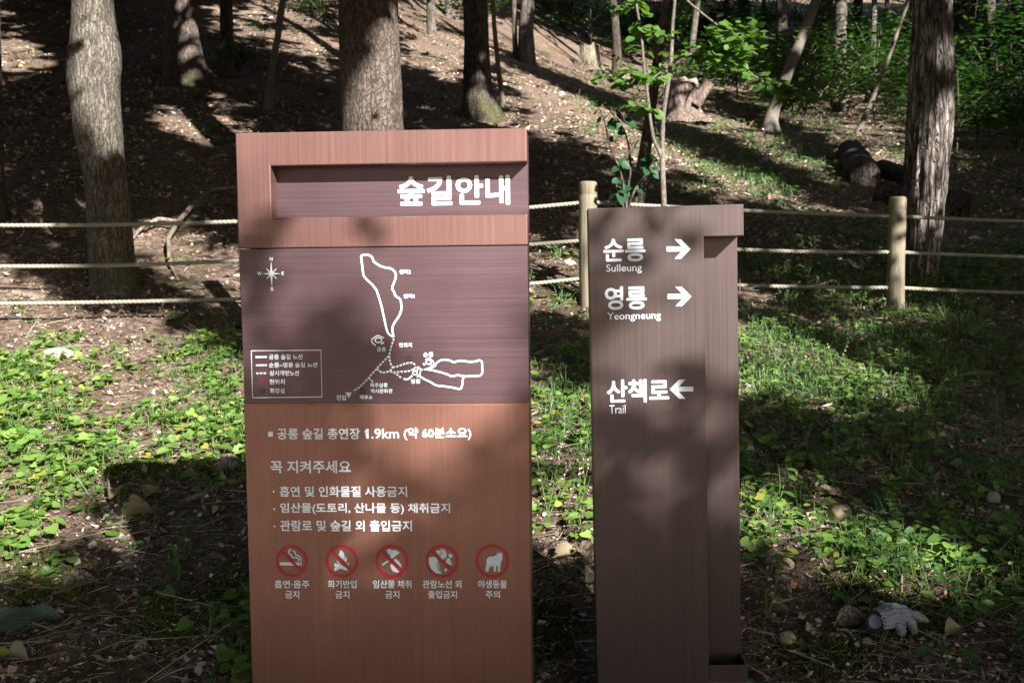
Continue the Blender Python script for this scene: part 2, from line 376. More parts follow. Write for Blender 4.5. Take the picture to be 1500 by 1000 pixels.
def stroke(pts, w, PLN, parent, mat, name='route_line', closed=False, dash=None, y=-.001, local=False, smooth=1):
    P = np.array(pts, float) if local else PLN.loc(np.array([p[0] for p in pts]), np.array([p[1] for p in pts]))
    if closed: P = np.vstack([P, P[:1]])
    wl_ = w if local else w / FPX * 2.76
    for _ in range(smooth):                                           # one round of corner cutting
        Q = [P[0]]
        for i in range(len(P) - 1): Q += [P[i] * .75 + P[i + 1] * .25, P[i] * .25 + P[i + 1] * .75]
        P = np.array(Q + [P[-1]])
    seg = np.linalg.norm(np.diff(P, axis=0), axis=1); cum = np.concatenate([[0], np.cumsum(seg)])
    spans = [(0, cum[-1])]
    if dash:
        on, off = dash[0] / FPX * 2.76, dash[1] / FPX * 2.76
        spans = []; s = 0
        while s < cum[-1]: spans.append((s, min(s + on, cum[-1]))); s += on + off
    V = []; F = []; lift = 0
    for s0, s1 in spans:
        ss = np.unique(np.concatenate([[s0], cum[(cum > s0 + 1e-6) & (cum < s1 - 1e-6)], [s1]]))
        X = np.interp(ss, cum, P[:, 0]); Z = np.interp(ss, cum, P[:, 1])
        T = np.gradient(np.stack([X, Z], 1), axis=0); T /= np.linalg.norm(T, axis=1)[:, None] + 1e-9
        N = np.stack([-T[:, 1], T[:, 0]], 1) * wl_ / 2
        b = len(V)
        for i in range(len(ss)): V += [(X[i] + N[i, 0], y, Z[i] + N[i, 1]), (X[i] - N[i, 0], y, Z[i] - N[i, 1])]
        for i in range(len(ss) - 1): F.append((b + 2 * i, b + 2 * i + 1, b + 2 * i + 3, b + 2 * i + 2))
    me = bpy.data.meshes.new(name); me.from_pydata(V, [], F); me.materials.append(mat)
    return obj(name, me, parent, False)
def polyf(pts, PLN, parent, mat, name='pictogram', y=-.001, local=False):
    P = np.array(pts, float) if local else PLN.loc(np.array([p[0] for p in pts]), np.array([p[1] for p in pts]))
    bm = bmesh.new(); bm.faces.new([bm.verts.new((x, y, z)) for x, z in P]); bmesh.ops.triangulate(bm, faces=bm.faces, ngon_method='EAR_CLIP')
    return obj(name, bm_mesh(name, bm, mat), parent, False)
def join_parts(parts, name):
    """several flat marks that make up one printed emblem -> one mesh"""
    V = []; F = []; k = 0; mat = parts[0].data.materials[0]; par = parts[0].parent
    for i, o in enumerate(parts):
        V += [(v.co.x, v.co.y - i * .00004, v.co.z) for v in o.data.vertices]; F += [tuple(a + k for a in p.vertices) for p in o.data.polygons]
        k += len(o.data.vertices); me = o.data; bpy.data.objects.remove(o); bpy.data.meshes.remove(me)
    me = bpy.data.meshes.new(name); me.from_pydata(V, [], F); me.materials.append(mat); return obj(name, me, par, False)

# ---- the large map sign
ls = empty_at('map_sign', 'large copper forest trail sign with route map, rules and red warning symbols', 'sign', PL.M)
x0, zt = PL.loc(346, 195); x1 = PL.loc(771.5, 300)[0]; z362 = PL.loc(560, 362)[1]; z590 = PL.loc(560, 591.5)[1]
cxl = PL.loc(397, 280)[0]; czt = PL.loc(580, 240)[1]; czb = PL.loc(580, 317)[1]
x1 = (PL.loc(771.5, 260)[0] + PL.loc(775.5, 600)[0]) / 2; x0 = (PL.loc(346.5, 260)[0] + PL.loc(357, 600)[0]) / 2
DC = .066; TH = .17
extrude_poly('header_frame', [(x0, z362 + .001), (x1, z362 + .001), (x1, czb), (cxl, czb), (cxl, czt), (x1, czt), (x1, zt), (x0, zt)], 0, DC, M_header, ls, .003)
extrude_poly('header_back', rect(x0 + .0005, z362 + .0015, x1 - .0005, zt - .0005), DC + .0005, TH, M_purple, ls, .001)
extrude_poly('map_panel', rect(x0 + .002, z590 + .001, x1 - .001, z362 - .001), 0.001, TH, M_purple, ls, .0015)
extrude_poly('lower_panel', rect(x0 + .001, -.25, x1, z590 - .0012), 0, TH, M_lower, ls, .002)
extrude_poly('seam_strip', rect(x0 + .001, z590 - .0009, x1 - .0005, z590 + .0007), -.0004, .01, M_seam, ls, 0)
text('숲길안내', (582.4, 257.4, 747, 301), PL, ls, M_white, bold=.030, depth=DC)
# compass
cmp_ = []
cx, cy = 397.6, 400.9
for (tx, ty), w in (((397.3, 382.3), 2.0), ((398.5, 419.5), 2.0), ((383.7, 400.9), 1.7), ((412.0, 400.6), 1.7)):
    dx, dy = tx - cx, ty - cy; L_ = math.hypot(dx, dy); nx, ny = -dy / L_ * w, dx / L_ * w
    cmp_.append(polyf([(cx + nx, cy + ny), (tx, ty), (cx - nx, cy - ny)], PL, ls, M_pale))
for tx, ty in ((390.4, 393.7), (405.1, 393.7), (390.7, 408.4), (405.7, 408.1)):
    dx, dy = tx - cx, ty - cy; L_ = math.hypot(dx, dy); nx, ny = -dy / L_ * .9, dx / L_ * .9
    cmp_.append(polyf([(cx + nx, cy + ny), (tx + nx * .6, ty + ny * .6), (tx - nx * .6, ty - ny * .6), (cx - nx, cy - ny)], PL, ls, M_pale))
join_parts(cmp_, 'compass_rose')
for t_, b_ in (('N', (395.2, 376.5, 399.6, 381.6)), ('S', (396.5, 420.5, 400.7, 426)), ('W', (377.0, 398, 383.4, 403.2)), ('E', (412.7, 397.8, 416, 403))):
    text(t_, b_, PL, ls, M_pale, bold=.04)
Z5 = lambda L_: [(510 + x / 6.667, 360 + y / 6.667) for x, y in L_]
stroke(Z5([(445, 890), (400, 865), (380, 835), (350, 700), (330, 600), (300, 500), (270, 410), (150, 300), (145, 250), (128, 120), (125, 100), (150, 87), (190, 87), (228, 103), (242, 125), (246, 152), (290, 185), (350, 212), (425, 220), (465, 265), (468, 300), (455, 345), (425, 415), (455, 460), (458, 490), (512, 518), (517, 560), (525, 610), (500, 685), (445, 760), (428, 810), (445, 890)]), 2.9, PL, ls, M_white)
for pts in ([(577.1, 495.6), (572.8, 508.4), (570.4, 518), (570.4, 524.4), (572, 532.4), (575.5, 538)], [(569.6, 521.2), (560, 530.8), (551.2, 540.4), (540, 553.2), (528, 566), (517.6, 572.4)],
            [(552, 540), (557.6, 544.8), (563.2, 545.6), (571.2, 543.2), (575.2, 538.4)], [(575.2, 537.6), (581.6, 536.8), (591.2, 533.2), (599.2, 530.8), (605.6, 531.6), (608.8, 535.2)],
            [(571.2, 543.6), (578.4, 545.2), (588, 544), (599.2, 543.6), (604.8, 540.8)], [(576, 544.8), (581.6, 548), (584.8, 551.2), (588.8, 553.2)], [(616, 541.2), (624, 541.0)], [(540, 553.2), (546.4, 558.8)]):
    stroke(pts, 2.5, PL, ls, M_pale, 'dashed_route', dash=(3.6, 1.7), y=-.0008)
for pts in ([(591.2, 554.4), (595.2, 555.6), (599.2, 554.4), (604, 549.6)], [(612, 549), (616, 551.6), (624, 556.4), (630.4, 558.8), (638.4, 564.4), (648, 565.2), (660.8, 566.8), (674.4, 570), (676.8, 566), (678, 556), (679, 551.5)],
            [(624, 540.6), (637.6, 536.4), (638.4, 531.6), (648, 526), (660.8, 527.9), (664, 530.8), (673.6, 527.6), (683.2, 529.2), (692.8, 530), (705.9, 526.4), (706.4, 538), (706.4, 549.8), (693, 550.4), (680, 551.3), (670.4, 548.7), (662.4, 551.6), (652.8, 546.8), (633.6, 542), (624.2, 540.7)]):
    stroke(pts, 2.6, PL, ls, M_white)
def ell(cx, cy, rx, ry, w, mat, rot=0):
    return stroke([(cx + rx * math.cos(t), cy + ry * math.sin(t)) for t in np.linspace(0, 2 * math.pi, 17)], w, PL, ls, mat, smooth=1)
join_parts([ell(554.4, 498, 4.8, 3.6, 1.5, M_white), stroke([(562.4, 494.8), (553.6, 490.8), (544.8, 496.4), (544.8, 501.2), (550.4, 506)], 1.5, PL, ls, M_white, smooth=0), stroke([(558.4, 503.8), (562.4, 501.2)], 2.4, PL, ls, M_white, smooth=0)], 'tomb_symbol')
join_parts([ell(628, 530, 4.2, 3.1, 2.0, M_white), stroke([(623.2, 526), (629.6, 524.7), (634.4, 528.4), (636, 533.2), (631, 536.2)], 1.5, PL, ls, M_white, smooth=0), stroke([(620, 532), (622.5, 534.8)], 2.6, PL, ls, M_white, smooth=0)], 'tomb_symbol')
join_parts([ell(609.3, 540.4, 3.0, 2.2, 1.7, M_white), ell(608, 546, 3.4, 2.6, 1.7, M_white), stroke([(612, 536.4), (616, 540), (615.4, 548.4), (610.6, 552)], 1.6, PL, ls, M_white, smooth=0)], 'tomb_symbol')
polyf([(577.2, 505), (582.6, 502.4), (582.6, 507.6)], PL, ls, M_red, 'red_arrow')
polyf([(380.5, 555.4), (387, 555.4), (383.8, 562.2)], PL, ls, M_red, 'red_arrow')
polyf([(505.6, 574.6), (515.6, 574.2), (511.2, 582.8)], PL, ls, M_pale, 'entrance_arrow')
for px, py, s in ((581.9, 397.8, 1.2), (587.6, 433.8, 1.2), (539, 563.6, 1.3), (523.5, 581, 1.3)):
    polyf([(px + s * math.cos(t), py + s * math.sin(t)) for t in np.linspace(0, 2 * math.pi, 9)[:-1]], PL, ls, M_blue, 'blue_dot')
for bx in ((594.9, 521.2, 602.9, 528.9), (527.2, 569.2, 534.9, 576.9), (380.7, 568.6, 388.4, 575.8)):
    polyf([(bx[0], bx[1]), (bx[2], bx[1]), (bx[2], bx[3]), (bx[0], bx[3])], PL, ls, M_black, 'toilet_icon')
    mxx = (bx[0] + bx[2]) / 2
    join_parts([polyf([(a_, bx[1] + 2), (a_ + 1.6, bx[1] + 2), (a_ + 1.6, bx[3] - 1.6), (a_, bx[3] - 1.6)], PL, ls, M_purple, y=-.0014) for a_ in (mxx - 2.3, mxx + .7)], 'toilet_figures')
stroke([(368.2, 513.6), (470.2, 512.6), (471.8, 581), (370.2, 582.2)], 1.6, PL, ls, M_pale, 'legend_border', closed=True, smooth=0)
stroke([(374.4, 522.8), (391, 522.6)], 3.0, PL, ls, M_white, 'legend_line', smooth=0)
stroke([(374.9, 534.7), (391.3, 534.5)], 2.7, PL, ls, M_pale, 'legend_line', smooth=0)
stroke([(375.2, 546.5), (391, 546.3)], 2.7, PL, ls, M_pale, 'legend_line', smooth=0, dash=(4, 1.6))
for t_, b_ in (('쉼터2', (585, 394.6, 601.8, 401.5)), ('쉼터1', (591, 430.3, 607.2, 437)), ('공릉', (552, 508.2, 565.6, 515)), ('현위치', (584.3, 501.8, 603.5, 508.6)),
               ('순릉', (620, 515.6, 634.9, 522.7)), ('영릉', (601.9, 554.8, 616, 561.7)), ('파주삼릉', (542.4, 560.5, 568, 567)), ('역사문화관', (543.2, 569.2, 575.2, 575.6)),
               ('매표소', (527.5, 578.3, 545.9, 584.3)), ('진입', (493.1, 578.3, 506.9, 585.6)), ('공릉 숲길 노선', (394, 518.5, 443.3, 526.3)), ('순릉~영릉 숲길 노선', (394.2, 530.4, 464.9, 538)),
               ('상시개방노선', (395.1, 542.3, 438.1, 550)), ('현위치', (395.1, 555.1, 417.2, 562.7)), ('화장실', (395.6, 568.2, 417.2, 575.8))):
    text(t_, b_, PL, ls, M_white, bold=.02)
polyf([(392.8, 632), (400, 631.8), (400, 639), (392.8, 639.2)], PL, ls, M_white, 'bullet_square')
text('공릉 숲길 총연장', (406, 626.5, 527.5, 643.2), PL, ls, M_white, bold=.024); text('.9km', (544, 627.2, 584.6, 642), PL, ls, M_white, bold=.02); text('(약 60분소요)', (591.4, 625.6, 690.4, 644), PL, ls, M_white, bold=.024)
polyf([(534.2, 630.6), (537.6, 627.6), (540.2, 627.6), (540.2, 642), (536.8, 642), (536.8, 631.4), (534.2, 633)], PL, ls, M_white, 'lettering')
text('꼭 지켜주세요', (396.1, 673.8, 514, 692.8), PL, ls, M_white, bold=.024)
for t_, b_, d_ in (('흡연 및 인화물질 사용금지', (409.6, 711.2, 596.5, 727.2), (400.9, 719.5)), ('임산물(도토리, 산나물 등) 채취금지', (410.5, 736, 659.5, 753), (401.8, 745)), ('관람로 및 숲길 외 출입금지', (410.5, 761.3, 603.4, 777.6), (402.4, 770.2))):
    text(t_, b_, PL, ls, M_white, bold=.022)
    polyf([(d_[0] + 1.5 * math.cos(t), d_[1] + 1.5 * math.sin(t)) for t in np.linspace(0, 2 * math.pi, 9)[:-1]], PL, ls, M_white, 'bullet_dot')
for t_, b_ in (('흡연·음주', (402.4, 848.9, 453.4, 860.7)), ('금지', (418, 864.2, 438.4, 875.7)), ('화기반입', (480.4, 848.9, 522.4, 860.7)), ('금지', (491.5, 864.2, 511.9, 875.7)),
               ('임산물 채취', (546.4, 848.9, 602.8, 860.7)), ('금지', (564.4, 864.2, 585.1, 875.7)), ('관람노선 외', (619, 848.9, 676, 860.7)), ('출입금지', (627.1, 864.2, 669.4, 875.7)),
               ('야생동물', (700.3, 848.9, 742.6, 860.7)), ('주의', (711.4, 864.2, 732.4, 875.7))):
    text(t_, b_, PL, ls, M_white, bold=.016)
def ring(cx, cy, r, w, bar):
    ps = []
    o = []; N_ = 48
    V = []; F = []
    P = PL.loc(np.array([cx]), np.array([cy]))[0]; k = 2.76 / FPX * PL.loc(cx, cy).size / 2
    ux = (PL.loc(cx + r, cy) - PL.loc(cx - r, cy))[0] / 2; uz = (PL.loc(cx, cy - r) - PL.loc(cx, cy + r))[1] / 2
    for i in range(N_):
        a_ = 2 * math.pi * i / N_
        for q in (1.0, 1 - w / r): V.append((P[0] + ux * q * math.cos(a_), -.0016, P[1] + uz * q * math.sin(a_)))
    for i in range(N_):
        j = (i + 1) % N_; F.append((2 * i, 2 * j, 2 * j + 1, 2 * i + 1))
    if bar:
        b = len(V); q = 1 - w / r * .5; h = .09
        for sx, sz in ((-q * .7071, q * .7071), (q * .7071, -q * .7071)):
            for s in (-1, 1): V.append((P[0] + ux * (sx + s * h * .7071), -.0018, P[1] + uz * (sz + s * h * .7071)))
        F.append((b, b + 1, b + 3, b + 2))
    me = bpy.data.meshes.new('prohibition_ring'); me.from_pydata(V, [], F); me.materials.append(M_red)
    obj('prohibition_ring' if bar else 'warning_ring', me, ls, False)
for cx_, r_, bar in ((427.3, 23.4, 1), (500.8, 24, 1), (574, 24.3, 1), (647.5, 24.4, 1), (721.3, 24.5, 0)):
    ring(cx_, 821.3, r_, 4.2, bar)
z2 = lambda L_: [(400 + x / 12.5, 790 + y / 12.5) for x, y in L_]
z3 = lambda L_: [(540 + x / 10.714, 790 + y / 10.714) for x, y in L_]
z4 = lambda L_: [(340 + x / 3.3333, 700 + y / 3.3333) for x, y in L_]
P_ = lambda pts: polyf(pts, PL, ls, M_pale)
S_ = lambda pts, w, sm=2: stroke(pts, w, PL, ls, M_pale, smooth=sm)
join_parts([P_(z2([(120, 410), (488, 410), (488, 468), (125, 468)])), P_(z2([(500, 410), (522, 410), (522, 466), (500, 466)])),
            S_(z2([(330, 172), (292, 195), (285, 245), (335, 272), (345, 320), (430, 325), (468, 345), (472, 390)]), 1.9),
            S_(z2([(362, 198), (400, 212), (412, 275), (470, 292), (508, 330), (512, 390)]), 1.9)], 'pictogram')
join_parts([P_(z2([(1235, 180), (1285, 225), (1308, 275), (1310, 320), (1290, 365), (1240, 320), (1200, 275), (1228, 235)])), P_(z2([(1325, 298), (1350, 335), (1355, 370), (1335, 412), (1295, 372), (1318, 335)])),
            P_(z2([(1163, 368), (1200, 405), (1250, 452), (1190, 428), (1172, 402)])), P_(z2([(1120, 424), (1250, 456), (1330, 505), (1378, 560), (1340, 560), (1125, 492)])),
            P_(z2([(1124, 504), (1232, 526), (1126, 572)])), P_(z2([(1348, 432), (1392, 414), (1396, 470), (1356, 440)]))], 'pictogram')
join_parts([P_(z3([(285, 170), (315, 138), (375, 160), (420, 158), (490, 198), (372, 292), (350, 285), (345, 250), (300, 205)])), S_(z3([(215, 395), (310, 328)]), 2.4, 0),
            P_(z3([(400, 308), (430, 295), (480, 338), (512, 400), (512, 432), (395, 322)])), P_(z3([(360, 372), (485, 500), (430, 512), (380, 488), (345, 430), (343, 395)]))], 'pictogram')
join_parts([P_(z3([(948, 280), (1000, 266), (1050, 270), (1095, 322), (1065, 370), (1070, 420), (1095, 480), (1148, 534), (1060, 525), (985, 460), (945, 370)])),
            P_(z3([(1130, 138), (1190, 150), (1225, 205), (1225, 260), (1195, 295), (1160, 305), (1112, 252), (1160, 230), (1168, 190)])), P_(z3([(1060, 172), (1085, 162), (1145, 170), (1145, 195), (1115, 208), (1115, 235), (1090, 235), (1085, 205), (1060, 200)])),
            P_([(540 + (1285 + 34 * math.cos(t)) / 10.714, 790 + (250 + 34 * math.sin(t)) / 10.714) for t in np.linspace(0, 6.283, 13)[:-1]]),
            P_(z3([(1240, 285), (1282, 300), (1272, 345), (1312, 385), (1292, 398), (1250, 378), (1210, 346)])), S_(z3([(1195, 490), (1225, 452)]), 2.8, 0)], 'pictogram')
join_parts([P_(z4([(1297, 361), (1304, 368), (1313, 359), (1321, 376), (1319, 395), (1312, 410), (1308, 430), (1308, 455), (1298, 456), (1298, 430), (1290, 425), (1289, 454), (1279, 456), (1276, 426), (1262, 424), (1254, 438), (1251, 456), (1245, 456), (1246, 434), (1243, 440), (1241, 454), (1236, 454), (1241, 425), (1242, 398), (1252, 383), (1278, 380), (1290, 375)]))], 'pictogram')

# ---- the narrow direction sign
rs = empty_at('direction_sign', 'narrow dark bronze direction sign with white arrows, notched along its right edge', 'sign', PR.M)
X0 = (PR.loc(861.5, 320)[0] + PR.loc(874.5, 990)[0]) / 2; X1 = (PR.loc(1031, 360)[0] + PR.loc(1039, 960)[0]) / 2
X2 = (PR.loc(1090, 320)[0] + PR.loc(1095.5, 990)[0]) / 2; ZT = (PR.loc(862, 305)[1] + PR.loc(1089, 299)[1]) / 2
ZO = PR.loc(1060, 346)[1]; ZB = PR.loc(1065, 974)[1]
DR = .10; TR = .19
extrude_poly('front_slab', [(X0, -.25), (X2, -.25), (X2, ZB - .05), (X1, ZB - .05), (X1, ZO), (X2, ZO), (X2, ZT), (X0, ZT)], 0, DR, M_dark, rs, .0025)
extrude_poly('recessed_column', rect(X1 - .1, -.2, X2 - .0015, ZT - .001), DR + .0005, TR, M_dark, rs, .0015)
extrude_poly('ledge_lip', rect(X1 + .001, ZB - .0497, X2, ZB), 0.0002, .007, M_dark, rs, .001)
extrude_poly('ledge_side_lip', rect(X2 - .007, ZB - .0497, X2, ZB), .0075, DR, M_dark, rs, .001)
def arrow(bx, left):
    a0, b0, a1, b1 = bx; m = (b0 + b1) / 2; hh = (b1 - b0) * .155; w = a1 - a0
    X = lambda t: (a1 - t * w) if left else (a0 + t * w)
    hh = (b1 - b0) * .128
    join_parts([polyf([(X(0), m - hh), (X(.80), m - hh), (X(.80), m + hh), (X(0), m + hh)], PR, rs, M_white), polyf([(X(.33), b0), (X(.60), b0), (X(1), m), (X(.72), m)], PR, rs, M_white),
                polyf([(X(.72), m), (X(1), m), (X(.60), b1), (X(.33), b1)], PR, rs, M_white)], 'direction_arrow')
text('순릉', (883.6, 349.6, 945.4, 383.4), PR, rs, M_white, bold=.026); text('Sulleung', (888, 386.8, 940, 400.8), PR, rs, M_white, bold=.006)
text('영릉', (885.8, 419, 947.4, 453.6), PR, rs, M_white, bold=.026); text('Yeongneung', (889.6, 456.8, 968, 470.6), PR, rs, M_white, bold=.004)
text('산책로', (889, 555, 980, 589.3), PR, rs, M_white, bold=.026); text('Trail', (892.6, 592.8, 916.4, 605.4), PR, rs, M_white, bold=.006)
arrow((976.6, 350.4, 1011.4, 379), False); arrow((978, 420, 1012.6, 448.4), False); arrow((981, 555.6, 1015.4, 583.6), True)
# a little moss and litter in the ledge
N_ = 260
mx_ = RNG.uniform(X1 + .006, X2 - .01, N_); my_ = RNG.uniform(.01, DR - .004, N_); V = []; F = []
for i in range(N_):
    a_ = RNG.uniform(0, 6.28); s_ = RNG.uniform(.002, .006); h_ = RNG.uniform(.004, .014); z_ = ZB - .05
    V += [(mx_[i] - s_ * math.cos(a_), my_[i] - s_ * math.sin(a_), z_), (mx_[i] + s_ * math.cos(a_), my_[i] + s_ * math.sin(a_), z_), (mx_[i] + RNG.uniform(-.003, .003), my_[i], z_ + h_)]
    F.append((3 * i, 3 * i + 1, 3 * i + 2))
me = bpy.data.meshes.new('ledge_moss'); me.from_pydata(V, [], F); me.materials.append(M_moss)
tag(obj('ledge_moss', me, rs, False), kind='stuff')
# ------------------------------------------------------------------ trunks
def tube(cl, rad, segs, bumpf=None, cap=True):
    """rings round a centre line; bumpf(theta, s) -> radius factor"""
    cl = np.array(cl, float); rad = np.array(rad, float); n = len(cl)
    T = np.gradient(cl, axis=0); T /= np.linalg.norm(T, axis=1)[:, None] + 1e-9
    ref = np.array([0, 1.0, 0.0]) if abs(T[:, 2]).mean() > .5 else np.array([0, 0, 1.0])
    A = np.cross(np.tile(ref, (n, 1)), T); A /= np.linalg.norm(A, axis=1)[:, None] + 1e-9; B = np.cross(T, A)
    th = np.linspace(0, 2 * math.pi, segs, endpoint=False)
    s = np.concatenate([[0], np.cumsum(np.linalg.norm(np.diff(cl, axis=0), axis=1))])
    R = rad[:, None] * np.ones(segs)
    if bumpf is not None: R = R * bumpf(th[None, :], s[:, None], rad[:, None])
    V = cl[:, None, :] + A[:, None, :] * (R * np.cos(th))[..., None] + B[:, None, :] * (R * np.sin(th))[..., None]
    idx = np.arange(n * segs).reshape(n, segs); nx = np.roll(idx, -1, 1)
    F = np.stack([idx[:-1], nx[:-1], nx[1:], idx[1:]], -1).reshape(-1, 4)
    return V.reshape(-1, 3), F, (idx[0][::-1], idx[-1])
def merge(parts):
    V = []; F4 = []; F3 = []; k = 0
    for v, fs in parts:
        for f in (fs if isinstance(fs, list) else [fs]):
            f = np.asarray(f)
            if f.size: (F4 if f.shape[1] == 4 else F3).append(f + k)
        V.append(v); k += len(v)
    return np.concatenate(V), [np.concatenate(x) for x in (F4, F3) if x]
def resample(P, n, k=3):
    P = np.array(P, float); s = np.concatenate([[0], np.cumsum(np.linalg.norm(np.diff(P[:, :3], axis=0), axis=1))])
    t = np.linspace(0, s[-1], n); Q = np.stack([np.interp(t, s, P[:, i]) for i in range(P.shape[1])], 1)
    for _ in range(k): Q[1:-1] = (Q[:-2] + 2 * Q[1:-1] + Q[2:]) / 4
    return Q
def bark_bump(seed, amp, fz, lobes=0, low=.05):
    def f(th, s, r):
        x = np.cos(th) * 2.2; y = np.sin(th) * 2.2
        v = 1 + low * fbm(x * .5, y * .5, s * 1.1, seed, 2)
        ridge = 1 - np.abs(vnoise(np.cos(th) * 5 + 9, np.sin(th) * 5, s * fz, seed + 3)) * 2
        v = v + amp * ridge + amp * .4 * vnoise(np.cos(th) * 11, np.sin(th) * 11, s * fz * 3, seed + 7)
        if lobes: v = v + (np.abs(np.cos(th * lobes / 2 + seed)) - .5) * .55 * np.exp(-s / .28)
        return v
    return f
def px_line(pts, D):
    """(px, py, width px) at horizontal distance D -> rows x, y, z, radius"""
    out = []
    for px, py, w in pts:
        d = rays(px, py); P = EYE + d * (D / d[1]); out.append((*P, w / 2 / FPX * D * 1.0))
    return out
TREES = []          # x, y, object, for the crowns
def tree(name, label, cat, pts, mat, H=11, D=None, segs=40, amp=.04, fz=6, lobes=0, low=.05, rings=None, group=None, lean=None, sink=.15):
    """pts run from the foot upwards"""
    if D is None: D = hit(pts[0][0], pts[0][1])[1]; D += pts[0][2] / 2 / FPX * D * .9
    L_ = px_line(pts, D)
    base = list(L_[0]); gz = float(height(base[0], base[1]))
    first = [base[0], base[1], min(gz, base[2]) - sink, base[3] * 1.08]
    L_ = [first] + (L_ if L_[0][2] > first[2] + .02 else L_[1:])
    top = np.array(L_[-1]); k = np.array(L_[-2]); t = (top - k)[:3]; t /= np.linalg.norm(t) + 1e-9
    if lean is None: lean = (t[0] * .6, RNG.uniform(-.02, .02))
    zt = gz + H
    if top[2] < zt:
        for q in (.33, .66, 1.0):
            dz = (zt - top[2]) * q
            L_.append((top[0] + lean[0] * dz + RNG.uniform(-.08, .08), top[1] + lean[1] * dz, top[2] + dz, top[3] * (1 - .75 * q)))
    n = rings or int(max(20, min(220, H * 14)))
    vis = px_line([(pts[-1][0], min(0, pts[-1][1]), 1)], D)[0][2]
    Q = resample(L_, n, 2)
    root = thing(name, label, cat, (base[0], base[1], gz), group=group)
    v, f, c = tube(Q[:, :3], Q[:, 3], segs, bark_bump(RNG.integers(99), amp, fz, lobes, low))
    loc = np.array([base[0], base[1], gz])
    o = obj('trunk', mesh_np('trunk', v - loc, f, mat), root, False)
    TREES.append((base[0], base[1], root, Q)); return root, Q

tree('tree', 'pale grey flaky trunk with a swollen bulge behind the left ropes', 'tree',
     [(172, 432, 76), (167, 418, 68), (164, 388, 64), (160.5, 328, 61), (155.5, 268, 57), (149, 228, 60), (143.5, 192, 67), (140, 156, 68), (136.5, 120, 73), (138, 96, 74), (139.5, 72, 71), (137.5, 40, 60), (135.5, 0, 55), (134, -40, 54)],
     M_bark_grey, segs=96, rings=240, amp=.012, fz=14, low=.03, H=10)
tree('tree', 'thick reddish grey trunk with a flared foot, standing up the slope at upper left', 'tree',
     [(274, 126, 74), (272, 112, 66), (270, 96, 58), (267, 60, 49), (266, 30, 42), (267, 0, 38)], M_bark_brown, segs=64, lobes=5, amp=.02, H=13, low=.04)
tree('tree', 'thick brown scaly trunk rising directly behind the top of the map sign', 'tree',
     [(546, 330, 98), (546, 260, 92), (545.5, 190, 89), (542.5, 100, 86.5), (540, 40, 85), (539.5, 0, 85)], M_bark_brown, D=9.6, segs=110, rings=260, amp=.018, fz=12, H=13, low=.02)
tree('tree', 'dark trunk with mossy spreading roots just above the right end of the map sign', 'tree',
     [(706, 178, 66), (703, 162, 54), (701, 140, 45), (699.5, 110, 40), (698, 60, 36), (695.5, 0, 35)], M_bark_dark, segs=64, lobes=5, amp=.02, H=13)
tree('sapling', 'slim pale stem leaning beside the dark mossy rooted trunk', 'sapling', [(737, 158, 10), (735, 140, 8), (729, 90, 7), (724, 40, 6.5), (722, 0, 6)], M_bark_smooth, segs=14, amp=.01, H=6)
tree('sapling', 'thin dark straight stem on the slope right of the pale leaning stem', 'sapling', [(755, 86, 8), (754, 50, 7), (753, 0, 7)], M_bark_far, segs=14, amp=.02, H=7)
tree('sapling', 'slim stem leaning right beside the old root stump', 'sapling', [(862, 54, 10), (867, 28, 8), (877, 0, 7)], M_bark_far, segs=14, amp=.02, H=7)
tree('tree', 'slender dark trunk leaning right behind the fan leaved sapling', 'tree', [(935, 290, 22), (938, 265, 19), (945, 220, 17), (953, 165, 15), (961, 105, 14), (966, 60, 13), (973, 20, 12), (978, 0, 11)], M_bark_dark, D=8.9, segs=28, amp=.03, H=8)
tree('tree', 'smooth bare trunk leaning right with an elbow near its foot', 'tree', [(1128, 192, 30), (1128, 178, 22), (1134, 158, 18), (1145, 130, 16), (1156, 102, 15.5), (1167, 74, 15), (1179, 44, 15), (1196, 0, 14)], M_bark_smooth, segs=28, amp=.02, H=9)
tree('tree', 'broad dark trunk half hidden by the smooth leaning trunk', 'tree', [(1192, 88, 30), (1196, 60, 26), (1204, 20, 26), (1207, 0, 26)], M_bark_dark, segs=32, amp=.03, H=12)
tree('tree', 'short reddish lit trunk far up the slope above the sapling leaves', 'tree', [(1090, 40, 21), (1090, 20, 18), (1089, 0, 17)], M_bark_brown, segs=24, amp=.03, H=11)
tree('tree', 'far slim trunk behind the pale shrub at upper right', 'tree', [(1273, 150, 14), (1276, 110, 9), (1279, 60, 8.5), (1281, 0, 8)], M_bark_far, segs=18, H=11)
tree('sapling', 'thin stem leaning strongly right in front of the pale shrub', 'sapling', [(1255, 199, 12), (1262, 182, 8), (1270, 164, 7), (1280, 140, 6.5), (1289, 118, 6), (1299, 92, 6), (1309, 64, 5.5), (1320, 30, 5), (1332, 0, 5)], M_bark_smooth, segs=14, amp=.02, H=7)
tree('tree', 'deeply furrowed split trunk standing behind the right fence post', 'tree',
     [(1347, 414, 47), (1347.5, 400, 44), (1351, 368, 49), (1354, 320, 52), (1357, 240, 57), (1361, 192, 57), (1363, 144, 55), (1364.5, 96, 55), (1366, 40, 51), (1366, 0, 50)],
     M_bark_split, segs=170, rings=220, amp=.10, fz=1.5, low=.07, H=11)
tree('tree', 'dark mossy trunk cut by the left edge of the photo', 'tree', [(-6, 328, 40), (-8, 300, 30), (-9, 240, 27), (-12, 120, 26), (-14, 0, 24)], M_bark_dark, segs=36, amp=.03, H=10)
tree('tree', 'slender grey curved trunk above the left end of the map sign', 'tree', [(392, 160, 20), (394, 142, 13), (396, 120, 11), (401, 85, 9.5), (407, 55, 9), (411, 20, 10), (415, 0, 9)], M_bark_smooth, segs=22, amp=.02, H=9)
